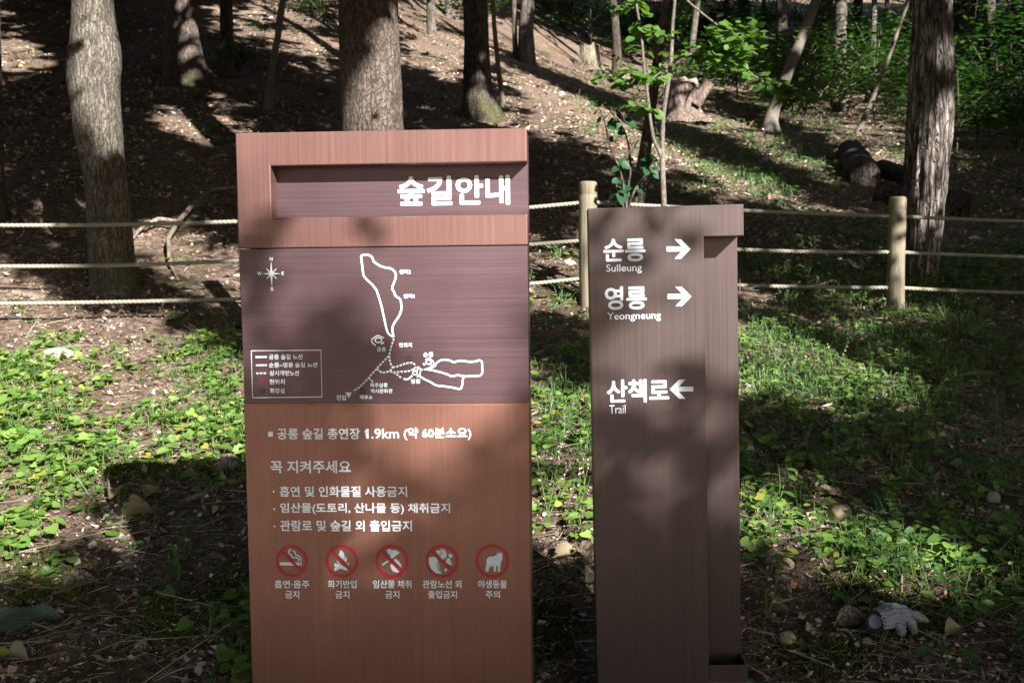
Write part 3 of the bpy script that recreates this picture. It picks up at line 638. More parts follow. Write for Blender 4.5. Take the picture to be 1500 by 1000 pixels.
tree('tree', 'shaded dark trunk right of the thick flared trunk at upper left', 'tree', [(334, 116, 26), (333, 95, 20), (332, 40, 18), (331, 0, 17)], M_bark_dark, segs=28, H=12)
tree('tree', 'dark trunk behind the shrubs right of the furrowed split trunk', 'tree', [(1458, 180, 20), (1455, 120, 15), (1451, 60, 14), (1450, 0, 14)], M_bark_dark, segs=24, H=12)

# far trees on the upper slope
FARL = []
rs_ = random.Random(5)
cols = [22, 64, 196, 226, 312, 352, 446, 474, 612, 640, 664, 776, 806, 832, 905, 1012, 1036, 1060, 1118, 1148, 1228, 1250, 1302, 1330, 1404, 1428, 1476, 1496, -60, -140, 1560, 1640]
for i, px in enumerate(cols):
    D_ = rs_.uniform(28, 52); w = rs_.uniform(.16, .42)
    x = (px - 750) / FPX * D_; z = float(height(x, D_)); P = np.array([x, D_, z]); u, v_, _ = project(P)
    if px < 660 and rs_.random() < .35: continue
    wp = w / D_ * FPX
    tree('forest_tree', 'slim dark trunk far up the forested slope', 'tree', [(u, v_, wp * 1.3), (u + rs_.uniform(-4, 4), v_ - 40, wp), (u + rs_.uniform(-12, 14), v_ - 140, wp * .9)],
         rs_.choice([M_bark_far, M_bark_far, M_bark_dark]), D=D_, segs=14, rings=24, H=rs_.uniform(12, 17), group='slim trunks far up the slope')

# trees outside the frame that throw the dappled shade (towards the sun and to either side)
OFF = [(9.5, -6), (13, 1), (16, -9), (6.5, -12), (3.5, -15), (10, -16), (18, 6), (12, 8), (-6, -9), (-3, -16), (-10, 0), (21, -2), (25, 8), (14, 14), (22, 18), (1.5, -22), (8, -24), (-14, 8), (-12, 16), (28, 22), (18, 28), (-20, 22), (15, -20), (30, 12)]
for x, y in OFF:
    z = float(height(x, y)); r = rs_.uniform(.13, .26)
    root = thing('forest_tree', 'tall leafy forest tree standing outside the picture', 'tree', (x, y, z), group='forest trees around the clearing')
    L_ = resample([(x, y, z - .2, r * 1.3), (x, y, z + .4, r), (x + rs_.uniform(-.5, .5), y, z + 6, r * .75), (x + rs_.uniform(-1, 1), y, z + 13, r * .25)], 30)
    v, f, c = tube(L_[:, :3], L_[:, 3], 16, bark_bump(rs_.randrange(99), .03, 5))
    obj('trunk', mesh_np('trunk', v - np.array([x, y, z]), f, M_bark_far), root, False); TREES.append((x, y, root, L_))

# ------------------------------------------------------------------ light map of the place, read off the photograph, drives where the foliage overhead is open
LM = """
1 0 0 0 0 2 3 4 5 4 3 4 5 5 4 4 3 4 3 4 3 3 4 3 2 4 3 2 3 2
6 1 0 0 0 2 2 3 4 4 3 4 6 6 4 6 7 7 6 6 5 5 4 3 4 3 3 2 3 2
5 5 1 0 1 2 2 2 2 2 2 3 5 3 3 7 8 8 6 7 6 5 4 4 4 3 3 2 2 1
1 2 0 2 4 5 4 3 2 2 3 3 2 2 3 8 8 7 8 7 7 6 6 7 5 5 5 4 3 2
5 2 3 7 3 3 6 3 3 3 3 3 3 3 2 2 1 5 6 7 6 6 7 8 5 4 5 4 4 2
2 3 3 6 7 2 3 4 4 4 4 4 4 4 2 1 1 1 2 3 3 4 6 5 6 2 3 2 1 1
1 4 4 5 6 6 2 3 4 4 4 4 4 4 4 4 5 4 2 2 2 2 2 2 3 1 2 2 1 1
6 3 4 6 8 6 7 6 6 6 6 6 6 6 7 7 7 6 4 3 1 1 1 2 1 2 2 1 1 1
8 8 6 5 6 8 8 8 8 8 8 8 8 8 8 8 8 7 5 4 4 4 3 3 4 3 3 2 2 2
8 9 9 8 5 3 3 5 5 5 5 5 5 5 5 4 5 5 5 5 5 5 5 4 4 4 4 3 2 2
9 9 9 9 9 8 7 6 6 5 5 5 4 4 3 3 3 4 5 6 7 7 7 6 6 5 4 3 2 1
9 9 9 9 9 9 9 9 8 8 8 8 7 7 8 8 6 6 6 7 7 7 7 6 5 6 6 5 3 2
9 9 9 9 9 9 9 9 8 8 8 8 8 8 8 7 8 6 5 4 3 3 2 2 3 3 3 3 3 2
8 8 8 8 8 8 7 6 6 6 6 6 6 6 5 5 4 4 3 3 3 3 1 1 1 1 1 1 1 1
8 6 4 4 4 4 4 4 4 4 4 4 4 4 5 6 5 5 6 6 6 6 4 5 2 2 1 2 2 1
8 6 2 2 2 2 2 2 2 2 3 4 5 6 7 8 8 7 6 6 6 6 7 7 6 5 4 3 3 2
7 6 2 1 1 1 1 1 1 1 1 2 3 4 6 7 6 5 4 4 4 4 4 7 8 8 7 5 4 1
4 3 1 0 0 0 0 0 0 0 0 0 1 1 1 2 2 2 2 2 2 3 2 2 4 5 7 7 5 1
3 1 0 0 0 0 0 0 0 0 0 0 0 0 0 0 0 0 1 1 3 4 1 0 0 1 1 2 0 0
2 1 0 0 0 0 0 0 0 0 0 0 0 0 0 0 0 0 0 0 1 1 1 0 0 0 0 0 0 0
"""
LM = np.array([[float(c) for c in r.split()] for r in LM.strip().splitlines()]) / 9
def grid_lookup(G, px, py, x0=0, y0=0, cw=50, ch=50):
    gx_ = np.clip((px - x0) / cw - .5, 0, G.shape[1] - 1.001); gy_ = np.clip((py - y0) / ch - .5, 0, G.shape[0] - 1.001)
    i = gx_.astype(int); j = gy_.astype(int); fx = gx_ - i; fy = gy_ - j
    return G[j, i] * (1 - fx) * (1 - fy) + G[j, i + 1] * fx * (1 - fy) + G[j + 1, i] * (1 - fx) * fy + G[j + 1, i + 1] * fx * fy
# diagonal bands of shade / light on the slope: (points, half width px, value)
BANDS = [([(60, 120), (190, 150), (270, 250), (345, 335)], 20, 0), ([(190, 215), (240, 290), (345, 300)], 12, .15), ([(0, 160), (110, 200), (190, 300)], 26, 0), ([(0, 330), (90, 400), (160, 430)], 22, .1),
         ([(200, 440), (260, 440), (330, 490), (360, 520)], 14, 0), ([(0, 30), (50, 70), (90, 110)], 16, 1), ([(215, 175), (290, 190), (345, 250)], 18, 1), ([(20, 85), (70, 105)], 8, .9),
         ([(300, 140), (350, 155)], 6, .8), ([(745, 85), (800, 110), (880, 140), (930, 165)], 8, .1), ([(590, 115), (640, 135), (660, 150)], 14, .05), ([(600, 30), (700, 60)], 5, .9), ([(600, 90), (670, 115)], 7, .9),
         ([(980, 190), (1060, 225), (1160, 270), (1240, 300)], 13, 0), ([(1150, 180), (1210, 230), (1260, 260)], 10, .05), ([(1060, 150), (1120, 190)], 10, .1), ([(1080, 250), (1170, 290), (1250, 310)], 8, .8),
         ([(1090, 310), (1200, 335), (1290, 330)], 10, .1), ([(800, 480), (860, 510), (860, 560)], 22, .05), ([(1090, 610), (1200, 650), (1300, 660)], 14, .02), ([(1090, 765), (1200, 790), (1330, 850), (1400, 880)], 22, 1),
         ([(1090, 720), (1150, 745)], 18, .95), ([(1390, 845), (1440, 850)], 10, .8), ([(0, 560), (120, 570), (250, 600), (340, 600)], 40, 1), ([(0, 700), (60, 760), (90, 830)], 22, .95),
         ([(1110, 560), (1160, 545), (1200, 590)], 16, .95), ([(1230, 560), (1320, 600)], 12, .8), ([(775, 760), (860, 760)], 14, .95), ([(775, 800), (870, 820)], 12, .9)]
def bands(px, py, val):
    for pts, hw, v in BANDS:
        best = np.full(px.shape, 1e9)
        for (ax, ay), (bx, by) in zip(pts[:-1], pts[1:]):
            dx, dy = bx - ax, by - ay; t = np.clip(((px - ax) * dx + (py - ay) * dy) / (dx * dx + dy * dy), 0, 1)
            best = np.minimum(best, np.hypot(px - ax - t * dx, py - ay - t * dy))
        w = np.clip(1.6 - best / hw, 0, 1); val = val * (1 - w) + v * w
    return val
Uax = np.array([-SUN[1], SUN[0], 0]); Uax = -Uax / np.linalg.norm(Uax) if Uax[0] > 0 else Uax / np.linalg.norm(Uax)
if Uax[0] < 0: Uax = -Uax
Vax = np.cross(Uax, SUN);  Vax = Vax if Vax[2] > 0 else -Vax
def uv(P): return P @ Uax, P @ Vax
def ground_light(x, y):
    P = np.stack([x, y, height(x, y, False)], -1); px, py, w = project(P)
    val = grid_lookup(LM, px, py); val = bands(px, py, val)
    lo = .5 + .5 * vnoise(P @ Uax * .9, P @ Vax * .9, 0, 31)
    out = (px < -120) | (px > 1620) | (py > 1080)
    val = np.where(out, val * .4 + .25 * lo, val); val = np.where(y > 40, val * .6, val)
    return np.where((y < 1.8) & (y > -4) & (np.abs(x + 1.5) < 2.5), 1.0, np.where(y < 2.0, val * .2, val))
# left and right sign light (columns across, rows down), 1 = lit
SL = """
7 7 5 8 9 9 8 9 7 6 3 6
9 9 8 9 9 9 9 9 9 6 7 8
6 4 4 7 9 9 7 8 6 4 5 4
3 2 2 3 4 5 6 6 5 4 5 6
2 2 2 3 5 6 7 6 4 5 7 6
5 3 2 2 3 4 4 3 3 5 7 7
7 6 2 2 2 4 4 4 6 9 8 7
6 5 2 2 3 4 7 9 9 8 4 3
3 3 3 3 3 4 7 9 9 9 7 5
2 2 3 4 4 5 6 8 7 4 2 2
3 4 6 8 7 5 3 3 2 2 2 2
3 4 6 7 6 4 2 2 2 2 2 2
3 4 4 4 3 3 2 2 2 2 2 2
2 2 2 2 2 2 2 2 2 2 2 2
2 2 2 2 2 2 2 2 2 2 2 2
"""
SR = """
4 3 6 8 5 5
2 6 7 7 6 4
2 7 6 4 6 9
4 6 5 5 4 7
8 7 6 4 7 2
8 4 2 5 8 6
5 2 3 5 3 4
3 3 5 2 5 5
1 2 2 1 2 2
1 1 0 0 1 2
0 0 0 1 2 1
1 0 0 1 3 1
4 1 0 0 1 1
"""
SL, SR = [np.array([[float(c) for c in r.split()] for r in T.strip().splitlines()]) / 9 for T in (SL, SR)]; SR = np.clip(SR * 1.08, 0, 1)

cells = {}
def vote(P, val, w, cell):
    u, v = uv(P); iu = np.floor(u / cell).astype(int); iv = np.floor(v / cell).astype(int)
    return iu, iv, val, w
# dense ground samples
def cells_from(P, val, cell):
    u, v = uv(P); k = np.floor(u / cell).astype(np.int64) * 100000 + np.floor(v / cell).astype(np.int64)
    uq, inv = np.unique(k, return_inverse=True); n = np.bincount(inv)
    return uq, n, np.bincount(inv, val) / n, np.stack([np.bincount(inv, P[:, i]) / n for i in range(3)], 1)
sgn = []
for PLN, G, (a0, b0, a1, b1), (A0, A1, B0, B1) in ((PL, SL, (346, 190, 775, 1000), (x0, x1, zt, 0)), (PR, SR, (861, 300, 1090, 1000), (X0, X2, ZT, 0))):
    ii, jj = np.meshgrid(np.linspace(A0 - .04, A1 + .04, 60), np.linspace(B0 + .03, .0, 120)); P = np.array([PLN.world(a_, b_) for a_, b_ in zip(ii.ravel(), jj.ravel())])
    px, py, _ = project(P); val = grid_lookup(G, px, py, a0, b0, (a1 - a0) / G.shape[1], (b1 - b0) / G.shape[0])
    sgn.append((P, val))
def nearzone():
    c = .13; x, y = np.meshgrid(np.arange(-7, 8, .05), np.arange(2.4, 11, .06)); x = x.ravel(); y = y.ravel()
    P = np.stack([x, y, height(x, y, False)], -1); val = ground_light(x, y)
    k, n, v, Q = cells_from(P, val, c)
    D = {kk: (vv, q) for kk, vv, q in zip(k, v, Q)}
    for Ps, vs in sgn:
        k2, n2, v2, Q2 = cells_from(Ps, vs, c)
        for kk, vv, q in zip(k2, v2, Q2): D[kk] = (vv, q)
    return D, c
ZN, cN = nearzone()
x, y = np.meshgrid(np.arange(-36, 46, .14), np.concatenate([np.arange(-2, 2.4, .2), np.arange(2.4, 58, .17)])); x = x.ravel(); y = y.ravel()
keep = (np.abs(x) < y * .75 + 12) & ~((np.abs(x) < 7.0) & (y < 10.9) & (y > 2.4)); x = x[keep]; y = y[keep]
P = np.stack([x, y, height(x, y, False)], -1); kF, nF, vF, QF = cells_from(P, ground_light(x, y), .30)
# what the trunks and the sapling receive, by height in the photograph
TV = {0: [(0, .85), (190, .95), (232, .9), (262, .25), (430, .2)], 1: [(0, .3), (25, .7), (50, .8), (62, .2), (75, .85), (98, .9), (105, .3), (130, .5)], 2: [(0, .25), (45, .35), (75, .9), (190, .85), (240, .5)],
      3: [(0, .05), (85, .05), (105, .75), (135, .8), (160, .6), (180, .3)], 8: [(0, .3), (60, .5), (110, .7), (190, .85)], 13: [(0, .9), (40, 1), (330, 1), (350, .3), (415, .1)], 7: [(0, .1), (290, .1)], 15: [(0, .4), (40, .7), (60, .3), (160, .2)], 12: [(0, .6), (200, .6)]}
tp, tv = [], []
for i, prof in TV.items():
    Q = TREES[i][3]
    Q = Q[(Q[:, 2] < 1.5 + .30 * Q[:, 1])]
    Q = resample(Q, 220, 0)
    for q in np.linspace(-1.0, 1.0, 9):
        for g in (0,):
            P = Q[:, :3] + Uax * q * Q[:, 3:4] * 1.15; px, py, _ = project(P); tp.append(P); tv.append(np.interp(py, [a_ for a_, _ in prof], [b_ for _, b_ in prof]))
for (xa, xb, ya, yb, D, val) in ((885, 1200, -30, 165, 7.45, 1.0), (845, 880, 262, 480, 7.95, .85), (1296, 1330, 285, 460, 8.4, .75), (0, 345, 318, 455, 7.6, .85), (960, 990, 150, 300, 7.5, .85)):
    X_, Y_ = np.meshgrid(np.arange(xa, xb, 6.0), np.arange(ya, yb, 6.0)); d = rays(X_.ravel(), Y_.ravel()); tp.append(EYE + d * (D / d[:, 1:2])); tv.append(np.full(X_.size, val))
    if ya == 318: tp.pop(); tv.pop()
tp = np.concatenate(tp); tv = np.concatenate(tv)
k3, n3, v3, q3 = cells_from(tp, tv, cN)
for kk, vv in zip(k3, v3):
    if kk in ZN: ZN[kk] = (vv, ZN[kk][1])
k3, n3, v3, q3 = cells_from(tp, tv, .30); pos = {int(k_): i for i, k_ in enumerate(kF)}
for kk, vv, nn_ in zip(k3, v3, n3):
    if int(kk) in pos: vF[pos[int(kk)]] = vv
clusters = []            # centre, radius, leaves, leaf size
def lift(Q, hmin, spread, rr):
    """walk from the shaded spots towards the sun until above the frame and high enough over the slope"""
    s = np.full(len(Q), 3.0); act = np.ones(len(Q), bool)
    for _ in range(150):
        if not act.any(): break
        p = Q[act] - SUN * s[act, None]
        ok = (p[:, 2] - height(p[:, 0], p[:, 1], False) > hmin) & ((p[:, 1] < .3) | (p[:, 2] > 1.5 + .36 * p[:, 1] + .9))
        s[act] += np.where(ok, 0, .5); act[np.where(act)[0][ok]] = False
    return Q - SUN * (s + rr * spread)[:, None]
rg = np.random.default_rng(3)
def canopy(v, q, f1, f2, s1, s2, a1, a2, cut, soft, hmin, spread, pw, rad, nl, size):
    uu, vv = q @ Uax, q @ Vax
    nz = .5 + .5 * vnoise(uu * f1, vv * f1, 0, s1); nf = .5 + .5 * vnoise(uu * f2, vv * f2, 0, s2)
    d = np.clip(((1 - v) + (nz - .5) * a1 + (nf - .5) * a2 - cut) / soft, 0, 1); k = d > .05
    L_ = lift(q[k], hmin, spread, rg.random(k.sum()) ** pw)
    for c, dd in zip(L_, d[k]): clusters.append((c, rad, int(round(nl * dd)), size))
vN = np.array([v for v, q in ZN.values()]); qN = np.array([q for v, q in ZN.values()])
canopy(vN, qN, 3.2, 9, 41, 43, .45, .36, .44, .25, 3.6, 5.5, 1.3, .09, 18, .105)
canopy(vF, QF, 1.6, 5.0, 51, 53, .42, .40, .60, .18, 3.5, 6.0, 1.0, .18, 13, .27)
kd = vF < .45; canopy(vF[kd], QF[kd], 1.6, 5.0, 51, 53, .42, .40, .66, .15, 11.0, 9.0, 1.0, .35, 9, .50)  # this high leaf layer and the next are added to block skylight
kd = vN < .35; canopy(vN[kd], qN[kd], 3.2, 9, 41, 43, .45, .22, .50, .25, 10.0, 8.0, 1.0, .12, 7, .16)
cc = np.array([c[0] for c in clusters]); print('clusters', len(cc))
tx = np.array([t[0] for t in TREES]); ty = np.array([t[1] for t in TREES])
who = np.argmin((cc[:, 0:1] - tx) ** 2 + (cc[:, 1:2] - ty) ** 2, axis=1)

# leaf templates: x across, y along, z up
HEART = (np.array([(0, 0, 0), (0, .5, -.04), (0, 1.0, -.02), (-.30, -.15, .05), (-.54, .18, .07), (-.38, .66, .03), (.30, -.15, .05), (.54, .18, .07), (.38, .66, .03)], float),
         [np.array([(0, 1, 4, 3), (1, 2, 5, 4), (0, 6, 7, 1), (1, 7, 8, 2)])])
OVATE = (np.array([(0, 0, 0), (0, .5, -.03), (0, 1, .0), (-.27, .32, .05), (-.20, .70, .04), (.27, .32, .05), (.20, .70, .04)], float),
         [np.array([(1, 2, 4, 3), (1, 5, 6, 2)]), np.array([(0, 1, 3), (0, 5, 1)])])
QUAD = (np.array([(-.38, 0, 0), (.38, .1, .03), (.30, 1, -.02), (-.30, .9, .05)], float), [np.array([(0, 1, 2, 3)])])
DIAM = (np.array([(0, 0, 0), (-.34, .45, .04), (0, 1, 0), (.34, .45, .04)], float), [np.array([(0, 3, 2, 1)])])
FAN = (np.array([(0, 0, 0), (0, .55, -.05), (0, .92, -.02), (-.32, .12, .04), (-.62, .42, .08), (-.50, .80, .05), (-.22, 1.02, .02), (.32, .12, .04), (.62, .42, .08), (.50, .80, .05), (.22, 1.02, .02)], float),
       [np.array([(0, 1, 4, 3), (1, 6, 5, 4), (0, 7, 8, 1), (1, 8, 9, 10)]), np.array([(1, 2, 6), (1, 10, 2)])])
def batch(tmpl, P, Y, N, S, wid=None):
    """copies of a template at P, its long axis along Y, face normal near N, scale S"""
    Tv, Tf = tmpl; n = len(P)
    Y = Y / (np.linalg.norm(Y, axis=1)[:, None] + 1e-9); X = np.cross(Y, N); X /= np.linalg.norm(X, axis=1)[:, None] + 1e-9; Z = np.cross(X, Y)
    w = np.ones(n) if wid is None else wid
    V = P[:, None, :] + S[:, None, None] * (Tv[None, :, 0:1] * w[:, None, None] * X[:, None, :] + Tv[None, :, 1:2] * Y[:, None, :] + Tv[None, :, 2:3] * Z[:, None, :])
    off = (np.arange(n) * len(Tv))[:, None, None]
    return V.reshape(-1, 3), [(f[None] + off).reshape(-1, f.shape[1]) for f in Tf]
def rdir(n, r=RNG):
    v = r.normal(size=(n, 3)); return v / np.linalg.norm(v, axis=1)[:, None]

for ti in range(len(TREES)):
    sel = np.where(who == ti)[0]
    if not len(sel): continue
    cnt = np.array([clusters[i][2] for i in sel]); rad = np.repeat([clusters[i][1] for i in sel], cnt); siz = np.repeat([clusters[i][3] for i in sel], cnt)
    ctr = np.repeat(cc[sel], cnt, axis=0); n = len(ctr)
    if not n: continue
    Pl = ctr + rg.normal(size=(n, 3)) * rad[:, None] * .75
    v, f = batch(QUAD, Pl, rdir(n, rg), rdir(n, rg), siz * rg.uniform(.7, 1.3, n))
    root = TREES[ti][2]; lo = np.array(root.location)
    # limbs reaching to the clusters
    parts = [(v, f)]; Q = TREES[ti][3]
    pick = sel[rg.choice(len(sel), min(len(sel), 26), replace=False)]
    limbs = []
    for i in pick:
        c = cc[i]; zz = np.clip(c[2] - .35 * np.hypot(c[0] - lo[0], c[1] - lo[1]), lo[2] + 3.2, Q[-1, 2] - .3)
        j = int(np.argmin(np.abs(Q[:, 2] - zz))); b = Q[j, :3]
        # keep every limb above the camera's view
        mid = b * .5 + c * .5 + np.array([0, 0, .25])
        ok = all((p[1] < .3) or (p[2] > 1.5 + .34 * p[1] + .3) for p in (b, mid, c))
        if ok:
            t = resample([(*b, .045), (*mid, .03), (*c, .01)], 7); tv, tf, _ = tube(t[:, :3], t[:, 3], 5); limbs.append((tv, tf))
    me = mesh_np('crown', v - lo, f, M_leaf_crown, False)
    tag(obj('crown', me, root, False), kind='stuff')
    if limbs:
        v2, f2 = merge(limbs); tag(obj('limbs', mesh_np('limbs', v2 - lo, f2, M_bark_far), root, False), kind='stuff')
# ------------------------------------------------------------------ rope fence
fx = np.array([-4.8, -2.035, .615, 3.24, 5.95])
fence = thing('rope_fence', 'wooden post fence with three twisted ropes crossing behind both signs', 'fence', (0.6, 7.95, float(height(.6, 7.95))))
FL = np.array(fence.location)
posts = []
for i, xx in enumerate(fx):
    yy = float(np.interp(xx, FX, FY)); zz = float(np.interp(xx, FX, FH)); posts.append((xx, yy, zz)); r = .074
    prof = [(-.30, r), (.0, r * 1.02), (.30, r), (.62, r * .985), (.80, r * .98), (.868, r * .98), (.872, r * .955), (.880, r * .955), (.884, r * .98), (.962, r * .975), (.974, r * .93), (.980, r * .80)]
    cl = [(xx + .004 * math.sin(h * 5 + i), yy, zz + h) for h, _ in prof]; rr = [q for _, q in prof]
    v, f, c = tube(cl, rr, 28, lambda th, s, r_: 1 + .02 * vnoise(np.cos(th) * 3, np.sin(th) * 3, s * 2 + i * 9, 61))
    v = np.vstack([v, [(xx, yy, zz + .981)]]); top = c[1]; tri = np.array([(a, b, len(v) - 1) for a, b in zip(top, np.roll(top, -1))])
    obj('fence_post', mesh_np('fence_post', v, [f, tri], M_post), fence)
for hgt, sags in ((.82, (.02, .03, .012, .02)), (.52, (.03, .015, .03, .02)), (.222, (.012, .035, .022, .03))):
    pts = []
    for (xa, ya, za), (xb, yb, zb), sg_ in zip(posts[:-1], posts[1:], sags):
        for q in np.linspace(0, 1, 230, endpoint=False):
            pts.append((xa + (xb - xa) * q, ya + (yb - ya) * q, za + (zb - za) * q + hgt - sg_ * 4 * q * (1 - q)))
    Cn = np.array(pts); s = np.arange(len(Cn)) * np.linalg.norm(Cn[5] - Cn[4])
    rope = None; parts = []
    for k in range(3):
        ph = s / .105 * 2 * math.pi + k * 2 * math.pi / 3
        T_ = np.gradient(Cn, axis=0); T_ /= np.linalg.norm(T_, axis=1)[:, None]; A_ = np.cross(T_, [0, 0, 1.0]); A_ /= np.linalg.norm(A_, axis=1)[:, None]; B_ = np.cross(T_, A_)
        sc_ = Cn + .0078 * (A_ * np.cos(ph)[:, None] + B_ * np.sin(ph)[:, None])
        v, f, _ = tube(sc_, np.full(len(sc_), .0088), 7); parts.append((v, f))
    v, f = merge(parts); obj('rope', mesh_np('rope', v, f, M_rope), fence)

# ------------------------------------------------------------------ leaf litter, twigs: stuff
def scatter(n, ymin, ymax, pad=220, seed=0):
    r = np.random.default_rng(seed); px = r.uniform(-pad, 1500 + pad, n); y = ymin * (ymax / ymin) ** r.random(n); x = (px - 750) / FPX * y
    return x, y, r
def slope_n(x, y):
    e = .15; z = height(x, y, False); zx = (height(x + e, y, False) - z) / e; zy = (height(x, y + e, False) - z) / e
    N = np.stack([-zx, -zy, np.ones_like(zx)], -1); return N / np.linalg.norm(N, axis=1)[:, None]
x, y, r = scatter(300000, 2.9, 36, seed=21); n = len(x)
cl_ = vnoise(x * 3, y * 3, 0, 77); keep = r.random(n) < .55 + .6 * cl_; x, y = x[keep], y[keep]; n = len(x)
P = np.stack([x, y, height(x, y) + r.uniform(.0, .020, n) * np.clip(y / 6, .6, 1.8)], -1); N = slope_n(x, y) + r.normal(size=(n, 3)) * .75
S = np.exp(r.normal(-3.80, .45, n)) * np.clip(y / 7.5, .72, 2.3); W = r.choice([.22, .5, .9, 1.3], n, p=[.35, .3, .22, .13])
v, f = batch(DIAM, P, rdir(n, r) * [1, 1, .45], N, S, W)
tag(obj('leaf_litter', mesh_np('leaf_litter', v, f, M_litter, False)), 'dry brown leaf litter scattered over the whole forest floor', 'leaf litter', kind='stuff')
x, y, r = scatter(15000, 2.9, 26, seed=22); n = len(x)
P = np.stack([x, y, height(x, y) + r.uniform(.002, .02, n)], -1); Yd = rdir(n, r) * [1, 1, .22]; Yd /= np.linalg.norm(Yd, axis=1)[:, None]
STICK = (np.array([(-.5, 0, 0), (.5, 0, 0), (0, 0, .8), (-.35, .5, .15), (.35, .5, .15), (0, .5, .95), (-.3, 1, 0), (.3, 1, 0), (0, 1, .6)], float), [np.array([(0, 1, 4, 3), (1, 2, 5, 4), (2, 0, 3, 5), (3, 4, 7, 6), (4, 5, 8, 7), (5, 3, 6, 8)])])
L_ = np.exp(r.normal(-2.35, .55, n)); th = r.uniform(.0018, .005, n) * np.clip(y / 6, 1, 2)
Tv, Tf = STICK; X_ = np.cross(Yd, [0, 0, 1.0]); X_ /= np.linalg.norm(X_, axis=1)[:, None]; Z_ = np.cross(X_, Yd)
v = P[:, None] + Tv[None, :, 0:1] * th[:, None, None] * X_[:, None] + Tv[None, :, 1:2] * L_[:, None, None] * Yd[:, None] + Tv[None, :, 2:3] * th[:, None, None] * Z_[:, None]
tag(obj('fallen_twigs', mesh_np('fallen_twigs', v.reshape(-1, 3), [(Tf[0][None] + (np.arange(n) * 9)[:, None, None]).reshape(-1, 4)], M_twig)), 'small dead twigs strewn in the leaf litter', 'twigs', kind='stuff')

# ------------------------------------------------------------------ ground cover read from a density map (0..9)
GM = """
0 0 0 0 0 0 0 0 1 1 0 0 0 0 0 1 1 1 1 1 1 1 1 2 2 2 2 2 3 3
0 0 0 0 0 0 1 1 0 0 0 0 0 0 0 1 1 2 2 2 2 2 2 2 3 3 3 3 4 4
0 0 0 0 0 0 0 0 0 0 0 0 0 0 1 1 1 3 3 2 2 3 3 3 4 3 3 3 3 3
0 0 0 0 0 0 0 0 0 0 0 0 0 0 0 0 2 3 3 3 3 4 4 4 4 2 3 3 2 2
0 0 0 0 0 0 0 0 0 0 0 0 0 0 0 0 1 2 3 4 4 5 6 6 5 3 3 3 2 2
0 0 0 0 0 0 0 0 0 0 0 0 0 0 0 0 1 2 2 3 4 5 6 5 3 2 2 2 2 2
0 0 0 0 0 0 0 0 0 0 0 0 0 0 0 0 0 1 1 1 1 1 2 2 1 1 1 1 2 2
0 1 0 1 1 1 0 0 0 0 0 0 0 0 1 1 1 2 2 2 2 2 3 2 3 3 4 4 4 4
1 1 1 1 1 0 0 1 1 1 1 1 1 1 3 3 3 4 4 4 4 5 5 5 5 5 6 6 5 5
4 3 2 2 2 3 6 5 5 5 5 5 5 5 6 5 5 6 6 6 6 7 7 7 7 7 7 6 6 6
6 6 5 5 5 6 7 6 6 6 6 6 5 5 3 3 5 6 6 6 6 7 7 7 8 8 8 7 6 6
7 7 6 3 4 6 8 7 7 7 7 7 6 6 4 5 7 7 7 6 6 5 7 7 7 8 8 7 5 5
8 8 8 7 7 7 8 8 8 8 8 8 7 7 6 5 7 7 7 7 7 6 6 7 7 7 7 6 5 5
8 8 8 7 7 7 6 6 6 6 6 6 6 6 6 7 6 6 6 6 6 6 6 6 6 6 6 6 5 5
7 8 7 5 4 3 2 3 3 3 3 3 4 4 5 5 5 5 5 5 5 6 6 4 4 4 4 4 5 5
5 4 4 4 4 3 3 4 4 4 4 4 3 3 4 3 3 4 4 4 4 4 4 3 3 3 2 3 4 4
4 3 2 2 3 2 2 3 3 3 3 3 3 3 4 3 4 4 4 4 4 3 3 3 5 6 6 6 4 3
2 1 2 1 2 2 2 3 3 3 3 3 3 3 4 3 3 3 3 3 3 4 3 1 1 1 2 2 4 4
1 1 2 1 2 2 2 3 3 3 3 3 3 3 2 2 2 2 2 3 3 4 3 2 1 1 1 2 3 3
2 1 1 1 2 2 2 3 3 3 3 3 3 3 2 1 2 2 2 2 2 2 3 3 3 2 3 3 3 3
"""
GM = np.array([[float(c) for c in r_.split()] for r_ in GM.strip().splitlines()]) / 9
def cover(x, y):
    px, py, _ = project(np.stack([x, y, height(x, y, False)], -1)); return grid_lookup(GM, px, py), px, py
